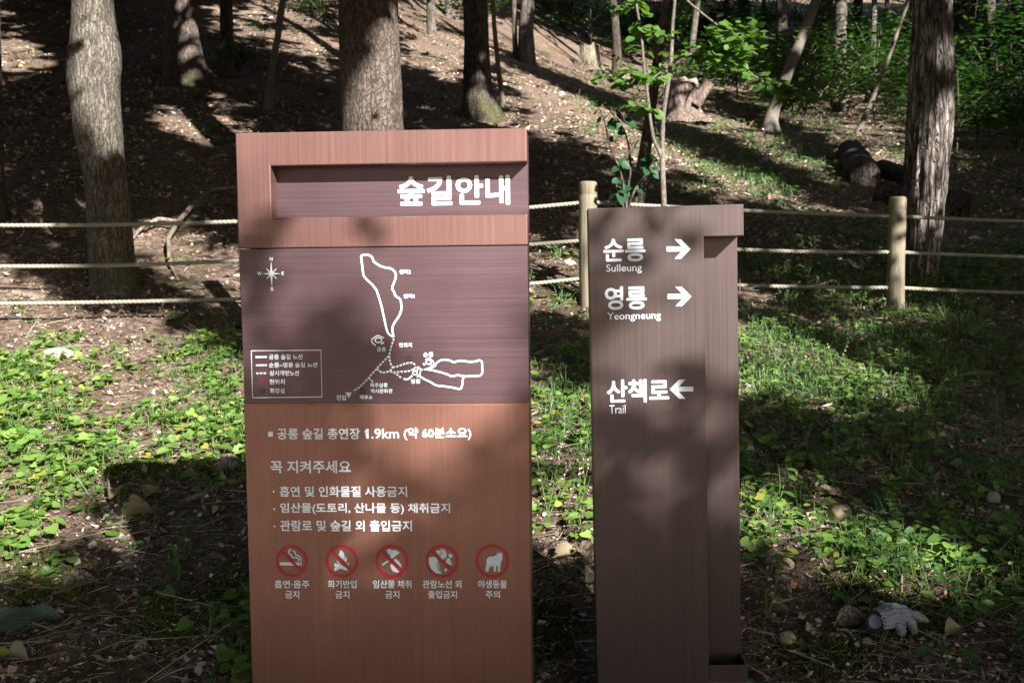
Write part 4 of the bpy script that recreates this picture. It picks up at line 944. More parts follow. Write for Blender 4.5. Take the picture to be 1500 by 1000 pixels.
# heart-leaved violets: clumps of several leaves on petioles
def clumps(n, ymin, ymax, seed, leaf, hmin, hmax, k0, k1, tmpl, thr, xside=None):
    x, y, r = scatter(n, ymin, ymax, seed=seed); d, px, py = cover(x, y)
    d = d + .33 * vnoise(x * 2.1, y * 2.1, 0, seed) + .15 * vnoise(x * 6, y * 6, 0, seed + 1)
    keep = r.random(len(x)) < np.clip((d - thr) / .45, 0, 1) * (1 if xside is None else xside(px, py)); x, y = x[keep], y[keep]
    k = r.integers(k0, k1 + 1, len(x)); cx_ = np.repeat(x, k); cy_ = np.repeat(y, k); m = len(cx_)
    a = r.uniform(0, 2 * math.pi, m); rad = np.abs(r.normal(0, 1, m)) * leaf[1] * 1.1
    hx, hy = cx_ + rad * np.cos(a), cy_ + rad * np.sin(a); h = r.uniform(hmin, hmax, m)
    g = height(hx, hy); P = np.stack([hx, hy, g + h], -1); base = np.stack([cx_ + (hx - cx_) * .25, cy_ + (hy - cy_) * .25, height(cx_, cy_)], -1)
    Y = np.stack([np.cos(a), np.sin(a), r.uniform(-.45, .15, m)], -1); N = np.array([-.12, -.25, 1.0]) + r.normal(size=(m, 3)) * .30
    S = r.uniform(*leaf, m) * np.exp(r.normal(0, .18, m)); v, f = batch(tmpl, P, Y, N, S)
    Xc = np.tile([1.0, .2, 0], (m, 1)) * .0011 * np.clip(P[:, 1:2] / 4, 1, 3); sv = np.stack([base - Xc, base + Xc, P + Xc * .7, P - Xc * .7], 1).reshape(-1, 3); sf = (np.arange(m) * 4)[:, None] + np.array([0, 1, 2, 3])
    return merge([(v, f), (sv, [sf])])
left_ = lambda px, py: np.where(px < 800, 1.0, .35); right_ = lambda px, py: np.where(px < 800, .25, 1.0)
v, f = clumps(9000, 3.0, 9.5, 31, (.030, .054), .02, .075, 3, 7, HEART, .38, left_); 
tag(obj('violet_leaves', mesh_np('violet_leaves', v, f, M_leaf_ground)), 'low carpet of bright heart shaped violet leaves around the signs', 'ground cover', kind='stuff')
v, f = clumps(10500, 3.0, 11, 33, (.024, .048), .02, .13, 4, 10, OVATE, .41, right_)
tag(obj('weed_leaves', mesh_np('weed_leaves', v, f, M_leaf_mix)), 'mixed low weeds with oval leaves, thickest behind the direction sign', 'ground cover', kind='stuff')
v, f = clumps(12000, 9, 34, 35, (.045, .085), .02, .14, 4, 8, OVATE, .16)
tag(obj('slope_weeds', mesh_np('slope_weeds', v, f, M_leaf_mix)), 'sparse green weeds scattered up the litter covered slope', 'ground cover', kind='stuff')
# grass
x, y, r = scatter(5200, 3.0, 30, seed=37); d, px, py = cover(x, y); g_ = np.exp(-((px - 1180) / 120) ** 2 - ((py - 235) / 45) ** 2) * 1.3
keep = r.random(len(x)) < np.clip((d + .3 * vnoise(x * 1.5, y * 1.5, 0, 5) - .40) * .5 * np.where(y < 9, .12, 1.0) + g_, 0, 1); x, y = np.repeat(x[keep], 5), np.repeat(y[keep], 5); n = len(x); x = x + r.normal(0, .03, n) * y / 6; y = y + r.normal(0, .03, n) * y / 6
P = np.stack([x, y, height(x, y) - .003], -1); Yd = np.stack([r.normal(0, .45, n), r.normal(0, .45, n), np.ones(n)], -1)
v, f = batch((np.array([(-.5, 0, 0), (.5, 0, 0), (.35, .55, .04), (-.35, .55, .04), (0, 1, .22)], float), [np.array([(0, 1, 2, 3)]), np.array([(3, 2, 4)])]), P, Yd, rdir(n, r), r.uniform(.07, .17, n), r.uniform(.03, .05, n) * np.clip(y / 7, 1, 2.5))
tag(obj('grass', mesh_np('grass', v, f, M_grass)), 'thin grass blades growing among the weeds and on the slope', 'grass', kind='stuff')
# moss cushions
MO = [(60, 850, 70, 40), (250, 905, 60, 40), (1265, 855, 60, 30), (1330, 905, 50, 35), (1450, 830, 55, 30), (1440, 880, 40, 30), (200, 685, 40, 12), (340, 870, 40, 30), (800, 930, 40, 40), (1200, 960, 60, 30)]
r = np.random.default_rng(9)
def px_ground(px, py):
    d = rays(px, py); t = np.full(len(px), 3.0)
    for _ in range(60):
        gap = EYE[2] + d[:, 2] * t - height(d[:, 0] * t, d[:, 1] * t, False); t = t + np.clip(gap, -.5, 1.0) * .9
    return d[:, 0] * t, d[:, 1] * t
px = np.concatenate([r.normal(c[0], c[2] * .5, 2600) for c in MO]); py = np.concatenate([r.normal(c[1], c[3] * .5, 2600) for c in MO])
x, y = px_ground(px, py); n = len(x); P = np.stack([x, y, height(x, y) - .002], -1)
v, f = batch(DIAM, P, np.stack([r.normal(0, .5, n), r.normal(0, .5, n), np.ones(n)], -1), rdir(n, r), r.uniform(.010, .024, n))
tag(obj('moss', mesh_np('moss', v, f, M_moss, False)), 'patches of short yellow green moss on the ground', 'moss', kind='stuff')

# ------------------------------------------------------------------ fan-leaved sapling in front of the fence
def leaf_mesh(name, tmpl, size, mat, wid=1.0, bend=.0):
    v, f = tmpl; v = v.copy() * size; v[:, 0] *= wid; v[:, 2] -= bend * v[:, 1] ** 2 / size
    return mesh_np(name, v, f, mat)
def mat_from(P, Y, N, s=1.0):
    Y = np.array(Y, float); Y /= np.linalg.norm(Y); X = np.cross(Y, N); X /= np.linalg.norm(X) + 1e-9; Z = np.cross(X, Y)
    return Matrix(((X[0] * s, Y[0] * s, Z[0] * s, P[0]), (X[1] * s, Y[1] * s, Z[1] * s, P[1]), (X[2] * s, Y[2] * s, Z[2] * s, P[2]), (0, 0, 0, 1)))
def put_leaf(name, me, parent, P, Y, N, s=1.0):
    o = bpy.data.objects.new(name, me); C.objects.link(o); o.parent = parent
    o.matrix_basis = parent.matrix_world.inverted() @ mat_from(P, Y, N, s); return o
def pl3(pts, D, wob=0.0, r=random.Random(2)):
    out = []
    for i, (px, py, w) in enumerate(pts):
        DD = D + (wob * i if not isinstance(D, list) else 0); d = rays(px, py); P = EYE + d * (DD / d[1]); out.append((*P, w / 2 / FPX * DD))
    return np.array(out)
DS = 7.55
gs = hit(973, 420); bx, by = (973 - 750) / FPX * DS, DS; bz = float(height(bx, by))
sap = thing('sapling', 'young tree with bright green fan shaped leaves forking above the direction sign', 'sapling', (bx, by, bz)); r = random.Random(14)
stems = {'trunk': pl3([(974, 480, 10), (974, 400, 9.5), (972.5, 300, 8.5), (970, 240, 8), (969.6, 216, 7), (971.5, 168, 6.2), (976.8, 134, 6), (981.6, 103, 6), (984, 72, 5.4), (985, 36, 5), (988.8, 0, 4.6), (990, -60, 4), (991, -160, 2)], DS),
         'branch': pl3([(970, 232, 6.5), (966, 222, 6), (957.6, 206, 5), (952.8, 178, 4.8), (949, 144, 4.6), (943, 96, 4.2), (940.8, 65, 4), (936, 31, 4), (931, 0, 3.4), (926, -40, 2.4)], DS, -.01)}
br = [pl3([(981.6, 97, 4.4), (996, 84, 4), (1017.6, 78, 3.6), (1046, 75.6, 2.6), (1080, 84, 2)], DS, -.03), pl3([(987, -30, 4), (1005.6, 1, 3.4), (1032, 23, 3.2), (1051, 37, 2.8), (1065.6, 55, 2.4), (1077.6, 66, 2), (1110, 80, 1.6)], DS, -.04),
      pl3([(1046, 76, 2.6), (1058, 94, 2.4), (1080, 105.6, 2.4), (1104, 110, 2.2), (1125.6, 125, 2), (1149.6, 131, 1.8), (1200, 140, 1.2)], DS - .1, -.02), pl3([(980, 100, 3), (970, 104, 2.4), (955, 116, 2), (925, 108, 1.4), (905, 100, 1.2)], DS, -.04),
      pl3([(937, 38, 3), (950, 42, 2), (972, 50, 1.6), (984, 62, 1.2)], DS, -.03), pl3([(1051, 37, 2), (1075, 44, 1.8), (1110, 50, 1.4), (1135, 58, 1)], DS - .12, -.02), pl3([(945, 112, 3), (925, 120, 2), (900, 118, 1.4), (880, 108, 1)], DS, .05),
      pl3([(932, 8, 2.4), (915, 6, 1.6), (905, 10, 1)], DS, .03), pl3([(957, 190, 2.4), (945, 160, 1.6), (930, 150, 1.2)], DS, -.03), pl3([(1125, 124, 1.6), (1140, 134, 1.4), (1160, 146, 1), (1180, 144, .8)], DS - .2, -.01)]
twigs = list(br)
for nme, L_ in stems.items():
    Q = resample(L_, 60, 1); v, f, _ = tube(Q[:, :3], Q[:, 3], 12, bark_bump(3, .03, 9, low=.04)); obj(nme, mesh_np(nme, v, f, M_bark_smooth), sap)
for L_ in br:
    Q = resample(L_, 26, 1); Q[:, 3] = np.maximum(Q[:, 3], .0022); v, f, _ = tube(Q[:, :3], Q[:, 3], 7); obj('branch', mesh_np('branch', v, f, M_bark_smooth), sap)
lm = [leaf_mesh('leaf', FAN, .064, M_leaf_sap, w_, b_) for w_, b_ in ((1, .2), (.86, .35), (1.1, .1))]
def dress(parent, lines, n, meshes, smin, smax, petiole=.035, up=.15, r=r, flat_n=(0, -.45, 1), mat=None):
    pet = []
    for i in range(n):
        Q = lines[i % len(lines)]; t = r.uniform(.12, 1.0) * (len(Q) - 1); j = min(int(t), len(Q) - 2); q = t - j; b = Q[j, :3] * (1 - q) + Q[j + 1, :3] * q
        a = r.uniform(0, 6.283); Y = np.array([math.cos(a), .7 * math.sin(a), r.uniform(-.35, up)]); Y /= np.linalg.norm(Y); e = b + Y * petiole * r.uniform(.6, 1.3) + np.array([0, 0, .008])
        put_leaf('leaf', r.choice(meshes), parent, e, Y + np.array([0, 0, r.uniform(-.35, .05)]), np.array(flat_n) + np.array([r.gauss(0, .4), r.gauss(0, .3), 0]), r.uniform(smin, smax))
        pet.append((b, e))
    V = []; F = []
    for b, e in pet:
        k = len(V); w = np.array([.0012, 0, .0006]); V += [b - w, b + w, e + w, e - w]; F.append((k, k + 1, k + 2, k + 3))
    tag(obj('petioles', mesh_np('petioles', np.array(V), [np.array(F)], mat or M_stem), parent), kind='stuff')
dress(sap, [br[0], br[1][2:], br[2], br[3], br[3][1:], br[5], br[6], stems['branch'][4:], stems['branch'][6:], br[1][3:], br[2][1:], br[4], br[7], br[8], br[9], br[2][2:], br[0][2:]], 298, lm, .7, 1.25, petiole=.055)
RS = np.random.default_rng(8); LP = []
for L_ in (br[0], br[1][3:], br[2], br[5], br[9], br[3], br[6], br[0][2:], br[2][2:], br[5]):
    Q = resample(L_, 30, 0)[:, :3]; LP.append(Q[RS.integers(4, 30, 22)] + RS.normal(size=(22, 3)) * [.11, .08, .05])
LP = np.concatenate(LP); n = len(LP); v, f = batch(FAN, LP, np.stack([RS.normal(size=n), RS.normal(size=n) * .7, RS.uniform(-.5, .1, n)], -1), np.array([0, -.45, 1.0]) + RS.normal(size=(n, 3)) * .4, RS.uniform(.035, .065, n))
tag(obj('foliage', mesh_np('foliage', v, f, M_leaf_sap), sap), kind='stuff')

# ------------------------------------------------------------------ other small plants with countable leaves
def seedling(name, label, px, py, n, hgt, size, tmpl=HEART, mat=M_leaf_ground, spread=.6, seed=1, cat='plant', stems_=1, D=None, wid=1.0, tilt=.35):
    P0 = hit(px, py) if D is None else None
    x, y = (P0[0], P0[1]) if D is None else ((px - 750) / FPX * D, D); z = float(height(x, y)); r = random.Random(seed)
    root = thing(name, label, cat, (x, y, z)); size *= .8; me = leaf_mesh('leaf', tmpl, size, mat, wid, .2); tb = []; lf = []
    for s in range(stems_):
        a = r.uniform(0, 6.28); top = np.array([x + math.cos(a) * hgt * .25 * (stems_ > 1), y + math.sin(a) * hgt * .2, z + hgt * r.uniform(.8, 1.05)]); base = np.array([x, y, z])
        if n * 1.0 / stems_ > 2 and hgt > .1:
            Q = resample([(*base, .0035), (*(base * .45 + top * .55 + np.array([.01, 0, 0])), .0028), (*top, .0015)], 8); tb.append(tube(Q[:, :3], Q[:, 3], 5)[:2])
            line = Q
        else: line = None
        for i in range(n // stems_):
            aa = a + i * 2.4 + r.uniform(-.4, .4)
            if line is not None: b = line[min(7, 2 + int(i / max(1, n // stems_) * 6)), :3]; e = b + np.array([math.cos(aa), math.sin(aa), .25]) * size * spread
            else: b = base; e = base + np.array([math.cos(aa) * hgt * spread, math.sin(aa) * hgt * spread, hgt * r.uniform(.6, 1.1)])
            Q = resample([(*b, .0018), (*((b + e) / 2 + np.array([0, 0, .01])), .0015), (*e, .0012)], 4); tb.append(tube(Q[:, :3], Q[:, 3], 4)[:2])
            put_leaf('leaf', me, root, e, np.array([math.cos(aa), math.sin(aa), r.uniform(-tilt, .1)]), np.array([r.gauss(0, .2), -.35 + r.gauss(0, .2), 1]), r.uniform(.75, 1.2))
    v, f = merge(tb); obj('stem', mesh_np('stem', v, f, M_stem), root); return root
seedling('leafy_seedling', 'three leaved glossy seedling below the lowest rope at left', 205, 505, 3, .13, .10, OVATE, M_leaf_ground, .6, 4, wid=1.5)
seedling('leafy_seedling', 'lobed dark green seedling in the tree shadow beside the map sign', 272, 480, 6, .10, .10, FAN, M_leaf_mix, .5, 5)
seedling('leafy_seedling', 'seedling with two drooping leaves right of the pale stone at left', 108, 500, 3, .06, .07, OVATE, M_leaf_ground, .6, 6, wid=1.3)
seedling('leafy_seedling', 'broad folded yellow green leaf standing above the violets at left', 178, 560, 2, .07, .12, OVATE, M_leaf_ground, .4, 8, wid=1.4)
seedling('violet_clump', 'sunlit violet clump left of the other one, below the tan rock', 1238, 818, 11, .085, .056, HEART, M_leaf_ground, .8, 11)
seedling('violet_clump', 'larger sunlit violet clump on the bright strip at right', 1390, 828, 14, .11, .062, HEART, M_leaf_ground, .8, 12)
seedling('violet_clump', 'upright violet clump with long stalks above the larger sunlit clump', 1408, 790, 6, .12, .045, HEART, M_leaf_ground, .5, 13)
seedling('violet_clump', 'small violet clump high at the right edge among dark litter', 1415, 732, 6, .07, .05, HEART, M_leaf_ground, .7, 14)
seedling('violet_clump', 'violet plant with a single pale heart leaf near the driftwood root', 262, 712, 2, .09, .085, HEART, M_leaf_ground, .3, 15)
seedling('violet_clump', 'bright violet clump at the edge of the map sign shadow, lower left', 70, 790, 5, .07, .065, HEART, M_leaf_ground, .7, 16)
seedling('violet_clump', 'two wide violet leaves beside the curled bark piece', 102, 826, 4, .05, .075, HEART, M_leaf_ground, .9, 17)
seedling('leafy_seedling', 'shaded seedling with large soft leaves beside the map sign foot', 305, 935, 8, .13, .075, OVATE, M_leaf_mix, .8, 18, wid=1.35)
seedling('leafy_seedling', 'shaded seedling with a tall stalk left of the map sign', 262, 852, 8, .13, .06, OVATE, M_leaf_mix, .9, 19, wid=1.2)
seedling('leafy_seedling', 'low dark violet like seedling in the deep shade at lower left', 225, 885, 5, .06, .055, HEART, M_leaf_mix, .9, 20)
seedling('leafy_seedling', 'five leaved rosette on the moss at lower left', 150, 902, 5, .04, .045, OVATE, M_leaf_mix, .9, 21)
seedling('leafy_seedling', 'dark pointed leaf plant at the bottom right below the glove', 1382, 985, 8, .13, .075, OVATE, M_leaf_mix, .8, 22)
seedling('leafy_seedling', 'yellowish pointed leaf plant right of the direction sign foot', 1122, 905, 9, .16, .055, OVATE, M_leaf_ground, .7, 23, stems_=2)
seedling('leafy_seedling', 'upright plant with pale pointed leaves in the sun right of the direction sign', 1140, 740, 14, .20, .055, OVATE, M_leaf_ground, .8, 24, stems_=3)
seedling('leafy_seedling', 'plant with a broad pale leaf against the direction sign edge', 1108, 650, 8, .10, .085, OVATE, M_leaf_ground, .8, 25, wid=1.2)
seedling('leafy_seedling', 'dark leaved seedling left of the crumpled glove', 1246, 890, 4, .06, .05, FAN, M_leaf_mix, .6, 26)
seedling('leafy_seedling', 'pale oval leaved plant leaning on the direction sign in the gap', 848, 790, 7, .12, .06, OVATE, M_leaf_ground, .7, 27)
seedling('leafy_seedling', 'dark low seedling in the gap between the signs', 832, 850, 7, .09, .055, OVATE, M_leaf_mix, .8, 28)
seedling('leafy_seedling', 'rough lobed leaf plant in shade at the right edge', 1450, 690, 7, .10, .07, FAN, M_leaf_mix, .7, 29)
seedling('leafy_seedling', 'little plant growing beside the pale trunk foot at left', 181, 446, 5, .16, .05, OVATE, M_leaf_ground, .5, 30)
seedling('leafy_seedling', 'small plant with two dark leaves at the foot of the dead branch', 262, 392, 5, .10, .09, OVATE, M_leaf_mix, .6, 31, wid=1.2)
seedling('leafy_seedling', 'green seedling on the slope left of the trunk, above the middle rope', 38, 325, 6, .10, .07, OVATE, M_leaf_ground, .6, 32)
# plants with seed spikes between the signs
def spike_plant(label, px, py, seed, hgt=.30, k=3):
    P0 = hit(px, py); x, y = P0[0], P0[1]; z = float(height(x, y)); r = random.Random(seed); root = thing('spike_plant', label, 'plant', (x, y, z)); tb = []; sd = []
    me = leaf_mesh('leaf', OVATE, .05, M_leaf_ground, .8, .3)
    for s in range(k):
        top = np.array([x + r.uniform(-.09, .09), y + r.uniform(-.05, .05), z + hgt * r.uniform(.8, 1.1)]); base = np.array([x + r.uniform(-.02, .02), y, z])
        Q = resample([(*base, .0025), (*((base + top) / 2 + np.array([r.uniform(-.03, .03), 0, 0])), .0018), (*top, .001)], 12); tb.append(tube(Q[:, :3], Q[:, 3], 4)[:2])
        for j in range(7, 12): 
            for q in range(2): sd.append(Q[j, :3] + np.array([r.uniform(-.006, .006), 0, r.uniform(-.01, .01)]))
        for j in range(2, 7): a = r.uniform(0, 6.28); put_leaf('leaf', me, root, Q[j, :3], (math.cos(a), math.sin(a), r.uniform(-.2, .4)), (0, -.3, 1), r.uniform(.6, 1.1))
    v, f = merge(tb); obj('stem', mesh_np('stem', v, f, M_stem), root)
    sd = np.array(sd); v, f = batch(DIAM, sd, rdir(len(sd)), rdir(len(sd)), np.full(len(sd), .011)); tag(obj('seed_spike', mesh_np('seed_spike', v, f, M_petal), root), kind='stuff')
spike_plant('thin seed spikes rising in the gap between the signs, left one', 806, 755, 1); spike_plant('thin seed spikes leaning against the direction sign in the gap', 838, 765, 2, .34)
spike_plant('thin seed spikes in the sun among the weeds right of the direction sign', 1222, 560, 3, .28, 2); spike_plant('tall seed spikes catching light near the lowest rope at right', 1405, 500, 4, .4, 2); spike_plant('pale seed spikes at lower right of the direction sign', 1130, 850, 5, .2, 2)
# ferns
def fern(label, px, py, seed, k=6, L_=.30):
    P0 = hit(px, py); x, y = P0[0], P0[1]; z = float(height(x, y)); r = random.Random(seed); root = thing('fern', label, 'fern', (x, y, z))
    for s in range(k):
        a = s * 6.283 / k + r.uniform(-.3, .3); l = L_ * r.uniform(.75, 1.1); pts = []; 
        for q in np.linspace(0, 1, 15): pts.append((x + math.cos(a) * l * q, y + math.sin(a) * l * q, z + l * (.75 * q - .62 * q * q) + .01, .0022 * (1 - .7 * q)))
        Q = np.array(pts); parts = [tube(Q[:, :3], Q[:, 3], 4)[:2]]; T_ = np.gradient(Q[:, :3], axis=0); PP = []; YY = []; SS_ = []
        for j in range(2, 15):
            side = np.cross(T_[j], [0, 0, 1.0]); side /= np.linalg.norm(side)
            for sg in (-1, 1): PP.append(Q[j, :3]); YY.append(side * sg + T_[j] * 6); SS_.append(.085 * math.sin(math.pi * (j / 14 * .85 + .12)) * l / .3)
        parts.append(batch((np.array([(0, 0, 0), (-.13, .4, .02), (0, 1, -.05), (.13, .4, .02)], float), [np.array([(0, 3, 2, 1)])]), np.array(PP), np.array(YY), np.tile([0, 0, 1.0], (len(PP), 1)), np.array(SS_)))
        v, f = merge(parts); obj('frond', mesh_np('frond', v, f, M_leaf_ground), root)
fern('sunlit fern with arching fronds right of centre among the weeds', 1392, 560, 3); fern('smaller fern just left of the sunlit arching fern', 1345, 558, 4, 5, .22)
fern('young fern fronds in the gap close to the direction sign', 796, 655, 6, 5, .18)

# ------------------------------------------------------------------ dark shrub beside the fence post, dead branch, logs, stumps
DB = 7.75; bx = (918 - 750) / FPX * DB; bz = float(height(bx, DB)); shr = thing('vine_shrub', 'dark leaved shrub sprawling behind the fence post right of the map sign', 'shrub', (bx, DB, bz))
ln = [pl3([(917, 300, 4), (910, 250, 3), (890, 210, 2.5), (886, 170, 2), (870, 148, 1.6)], DB, -.03), pl3([(917, 300, 4), (925, 240, 3), (918, 195, 2.4), (900, 168, 2), (880, 150, 1.4)], DB, .02), pl3([(920, 300, 4), (938, 260, 2.5), (955, 238, 2), (966, 225, 1.4)], DB, -.03), pl3([(915, 300, 3), (900, 270, 2), (935, 205, 1.6)], DB, .02)]
for L_ in ln:
    Q = resample([(L_[0, 0], L_[0, 1], bz, L_[0, 3]), *L_], 22, 1); v, f, _ = tube(Q[:, :3], Q[:, 3], 6); obj('stem', mesh_np('stem', v, f, M_bark_dark), shr)
dress(shr, ln, 46, [leaf_mesh('leaf', HEART, .075, M_leaf_deep, 1.0, .2), leaf_mesh('leaf', HEART, .085, M_leaf_deep, .85, .3)], .7, 1.25, .04, .0, random.Random(8), (0, -.9, .8), M_bark_dark)

def ground_line(pts, lift=0.0):
    out = []
    for px, py, w, up in pts:
        P = hit(px, py); out.append((P[0], P[1], P[2] + up + lift, w / 2 / FPX * P[1]))
    return out
def stick(name, label, lines, mat, cat, segs=10):
    L0 = ground_line(lines[0]); b = L0[0]; root = thing(name, label, cat, (b[0], b[1], float(height(b[0], b[1]))))
    for i, l in enumerate(lines):
        Q = resample(ground_line(l), 40, 1); v, f, _ = tube(Q[:, :3], Q[:, 3], segs, bark_bump(i + 4, .05, 12, low=.08)); obj('limb' if i == 0 else 'side_branch', mesh_np('limb', v, f, mat), root)
stick('fallen_branch', 'curved bare dead branch propped across the ropes left of the map sign', [[(345, 290, 5, .12), (310, 296, 6, .14), (284, 318, 7, .14), (262, 342, 7, .12), (247, 368, 6, .12), (248, 392, 5, .05), (262, 414, 4, .01)], [(262, 342, 6, .12), (232, 338, 6, .12), (205, 345, 5, .06), (188, 360, 4, .01)]], M_dead, 'branch')
stick('fallen_branch', 'pale stick leaning up the slope at the far left', [[(98, 122, 4, .12), (80, 132, 4, .06), (55, 142, 3, .02)]], M_dead, 'branch', 7)
stick('fallen_branch', 'grey weathered root lying in the violets beside the map sign', [[(358, 700, 16, .01), (330, 712, 13, .012), (300, 724, 9, .01), (262, 738, 7, .004)], [(352, 690, 20, .02), (335, 682, 22, .03), (310, 692, 10, .01)]], M_dead, 'root')
stick('fallen_branch', 'long thin stick lying right of the direction sign foot', [[(1200, 815, 3, .015), (1215, 845, 3.5, .015), (1240, 872, 3.5, .01), (1250, 900, 3, .01)]], M_dead, 'branch', 7)
stick('fallen_branch', 'dark stick lying on the litter at the bottom right', [[(1225, 925, 4, .01), (1270, 930, 4, .015), (1320, 948, 3, .01)]], M_dead, 'branch', 7)
stick('fallen_branch', 'pale stick in the shade below the pale grey rock', [[(1100, 925, 5, .01), (1140, 935, 6, .012), (1178, 950, 5, .01)]], M_dead, 'branch', 7)
stick('fallen_branch', 'mossy log piece lying in the weeds right of the direction sign', [[(1098, 632, 13, .01), (1150, 634, 12, .012), (1205, 640, 9, .01)]], M_bark_dark, 'branch')
stick('fallen_branch', 'thin branch lying on the shaded slope far left', [[(20, 430, 8, .01), (60, 438, 10, .01), (100, 428, 6, .01)]], M_dead, 'branch', 7)
stick('fallen_branch', 'short upright broken twig on the sunny strip at right', [[(1320, 872, 4, .0), (1321, 868, 3.5, .05), (1320, 864, 3, .085)]], M_dead, 'twig', 7)
def log(label, a, b, r_, mat, seed):
    A = np.array(a); B = np.array(b); root = thing('fallen_log', label, 'log', tuple(A)); Q = resample([(*A, r_), (*((A + B) / 2), r_ * 1.05), (*B, r_ * .95)], 24)
    v, f, c = tube(Q[:, :3], Q[:, 3], 36, bark_bump(seed, .03, 8, low=.06)); obj('log_bark', mesh_np('log_bark', v, f, mat), root)
    for k, (ring_, P) in enumerate(((c[0], Q[0, :3]), (c[1], Q[-1, :3]))):
        Vc = np.vstack([v[ring_], [P]]); m = len(ring_); tri = np.array([(i, (i + 1) % m, m) for i in range(m)]); obj('cut_end', mesh_np('cut_end', Vc, [tri], M_bark_dark), root)  # sawn ends coloured as dark bark: the shade on them is painted in
M_cut = bark('cut_wood', (.16, .10, .085), (.34, .24, .21), (.46, .35, .31), 20, 20, .2, 0, .004)
def at(px, py, up=0): P = hit(px, py); return (P[0], P[1], P[2] + up)
Pa = np.array(at(1245, 262)); log('large dark sawn log pointing downhill on the slope left of the furrowed trunk', at(1246, 238, .17), at(1268, 272, .13), .235, M_bark_dark, 4)
log('short mossy log lying across the foot of the large sawn log', at(1282, 296, .14), at(1345, 306, .10), .17, M_bark_dark, 6)
log('brown log end behind the short mossy log by the furrowed trunk', at(1292, 258, .1), at(1345, 278, .1), .17, M_bark_brown, 7)
log('dark rotting log lying right of the furrowed trunk', at(1372, 312, .14), at(1425, 318, .12), .20, M_bark_dark, 8)

def stump(name, label, px, py, w, h, seed, mat, cut=True, jag=0.0, side=None):
    P0 = np.array(hit(px, py)); D = P0[1]; R_ = w / 2 / FPX * D; Hh = h / FPX * D; r = random.Random(seed); z = float(height(P0[0], P0[1])); root = thing(name, label, 'stump', (P0[0], P0[1], z))
    n, m = 30, 56; V = []; th = np.linspace(0, 2 * math.pi, m, endpoint=False)
    for i in range(n):
        q = i / (n - 1); rr = R_ * (.56 + .44 * math.exp(-q * 4.2) + .10 * math.exp(-q * 9)) 
        rad = rr * (1 + .10 * vnoise(np.cos(th) * 2.4, np.sin(th) * 2.4, q * 1.5, seed) + (.16 * math.exp(-q * 4) + .03) * (1 - 2 * np.abs(vnoise(np.cos(th) * 4, np.sin(th) * 4, q * .8, seed + 3))) + .05 * vnoise(np.cos(th) * 9, np.sin(th) * 9, q * 5, seed + 5))
        top = Hh * (q + jag * q * q * vnoise(np.cos(th) * 3.5, np.sin(th) * 3.5, 0, seed + 8)) - .12 * (1 - q)
        V.append(np.stack([P0[0] + rad * np.cos(th), P0[1] + rad * np.sin(th), z + top + (.42 * rad * np.sin(th) * q ** 3 if cut else 0)], 1))
    V = np.concatenate(V); idx = np.arange(n * m).reshape(n, m); nx = np.roll(idx, -1, 1); F = np.stack([idx[:-1], nx[:-1], nx[1:], idx[1:]], -1).reshape(-1, 4)
    obj('stump_body', mesh_np('stump_body', V, F, mat), root)
    Vc = np.vstack([V[-m:], [V[-m:].mean(0) - np.array([0, 0, (.0 if cut else .4) * R_])]]); obj('cut_face' if cut else 'hollow_top', mesh_np('cut_face', Vc, [np.array([(i, (i + 1) % m, m) for i in range(m)])], M_cut if cut else M_bark_dark), root)
    if side:
        for (dx, dz0, ex, ez, rr) in side:
            A = np.array([P0[0] + dx, P0[1] - R_ * .5, z + dz0]); B = np.array([P0[0] + ex, P0[1] - R_ * .7, z + ez]); Q = resample([(*A, rr * 1.15), (*((A + B) / 2), rr), (*B, rr * .92)], 14)
            v, f, c = tube(Q[:, :3], Q[:, 3], 22, bark_bump(seed + 5, .05, 7)); o = obj('cut_stem', mesh_np('cut_stem', v, f, mat), root); Vc = np.vstack([v[c[1]], [Q[-1, :3]]]); k = len(c[1])
            oo = obj('stem_cut_face', mesh_np('stem_cut_face', Vc, [np.array([(i, (i + 1) % k, k) for i in range(k)])], M_cut), o)
    return root, P0, R_
M_stump = bark('weathered_stump_wood', (.06, .042, .034), (.20, .145, .115), (.36, .28, .235), 12, 3, .4, 0, .02)
DD = hit(998, 178)[1]; U_ = DD / FPX
stump('tree_stump', 'sawn tree stump with flaring roots and a second cut stem leaning right', 1000, 176, 74, 56, 3, M_stump, True, .05, [(14 * U_, 20 * U_, 34 * U_, 50 * U_, 8.5 * U_), (-2 * U_, 8 * U_, 14 * U_, 40 * U_, 5 * U_)])
stump('tree_stump', 'pale rotting stump wrapped in dry grass, up the slope behind the fence post', 864, 104, 50, 34, 5, bark('straw_stump', (.08, .07, .04), (.22, .195, .12), (.38, .34, .26), 22, 3, .3, 0, .02), False, .2)
# dry grass on that stump
r = np.random.default_rng(6); P0 = hit(864, 106); n = 700; a = r.uniform(0, 6.28, n); rr = r.uniform(.2, .6, n); x = P0[0] + rr * np.cos(a); y = P0[1] + rr * np.sin(a) - .1
P = np.stack([x, y, height(x, y) + r.uniform(0, .5, n) * (rr < .42)], -1); v, f = batch((np.array([(-.5, 0, 0), (.5, 0, 0), (0, 1, .1)], float), [np.array([(0, 1, 2)])]), P, np.stack([r.normal(0, .5, n), r.normal(0, .5, n), np.ones(n)], -1), rdir(n, r), r.uniform(.15, .45, n), np.full(n, .045))
tag(obj('dry_grass', mesh_np('dry_grass', v, f, M_twig)), 'dry straw coloured grass around the rotting stump', 'dry grass', kind='stuff')

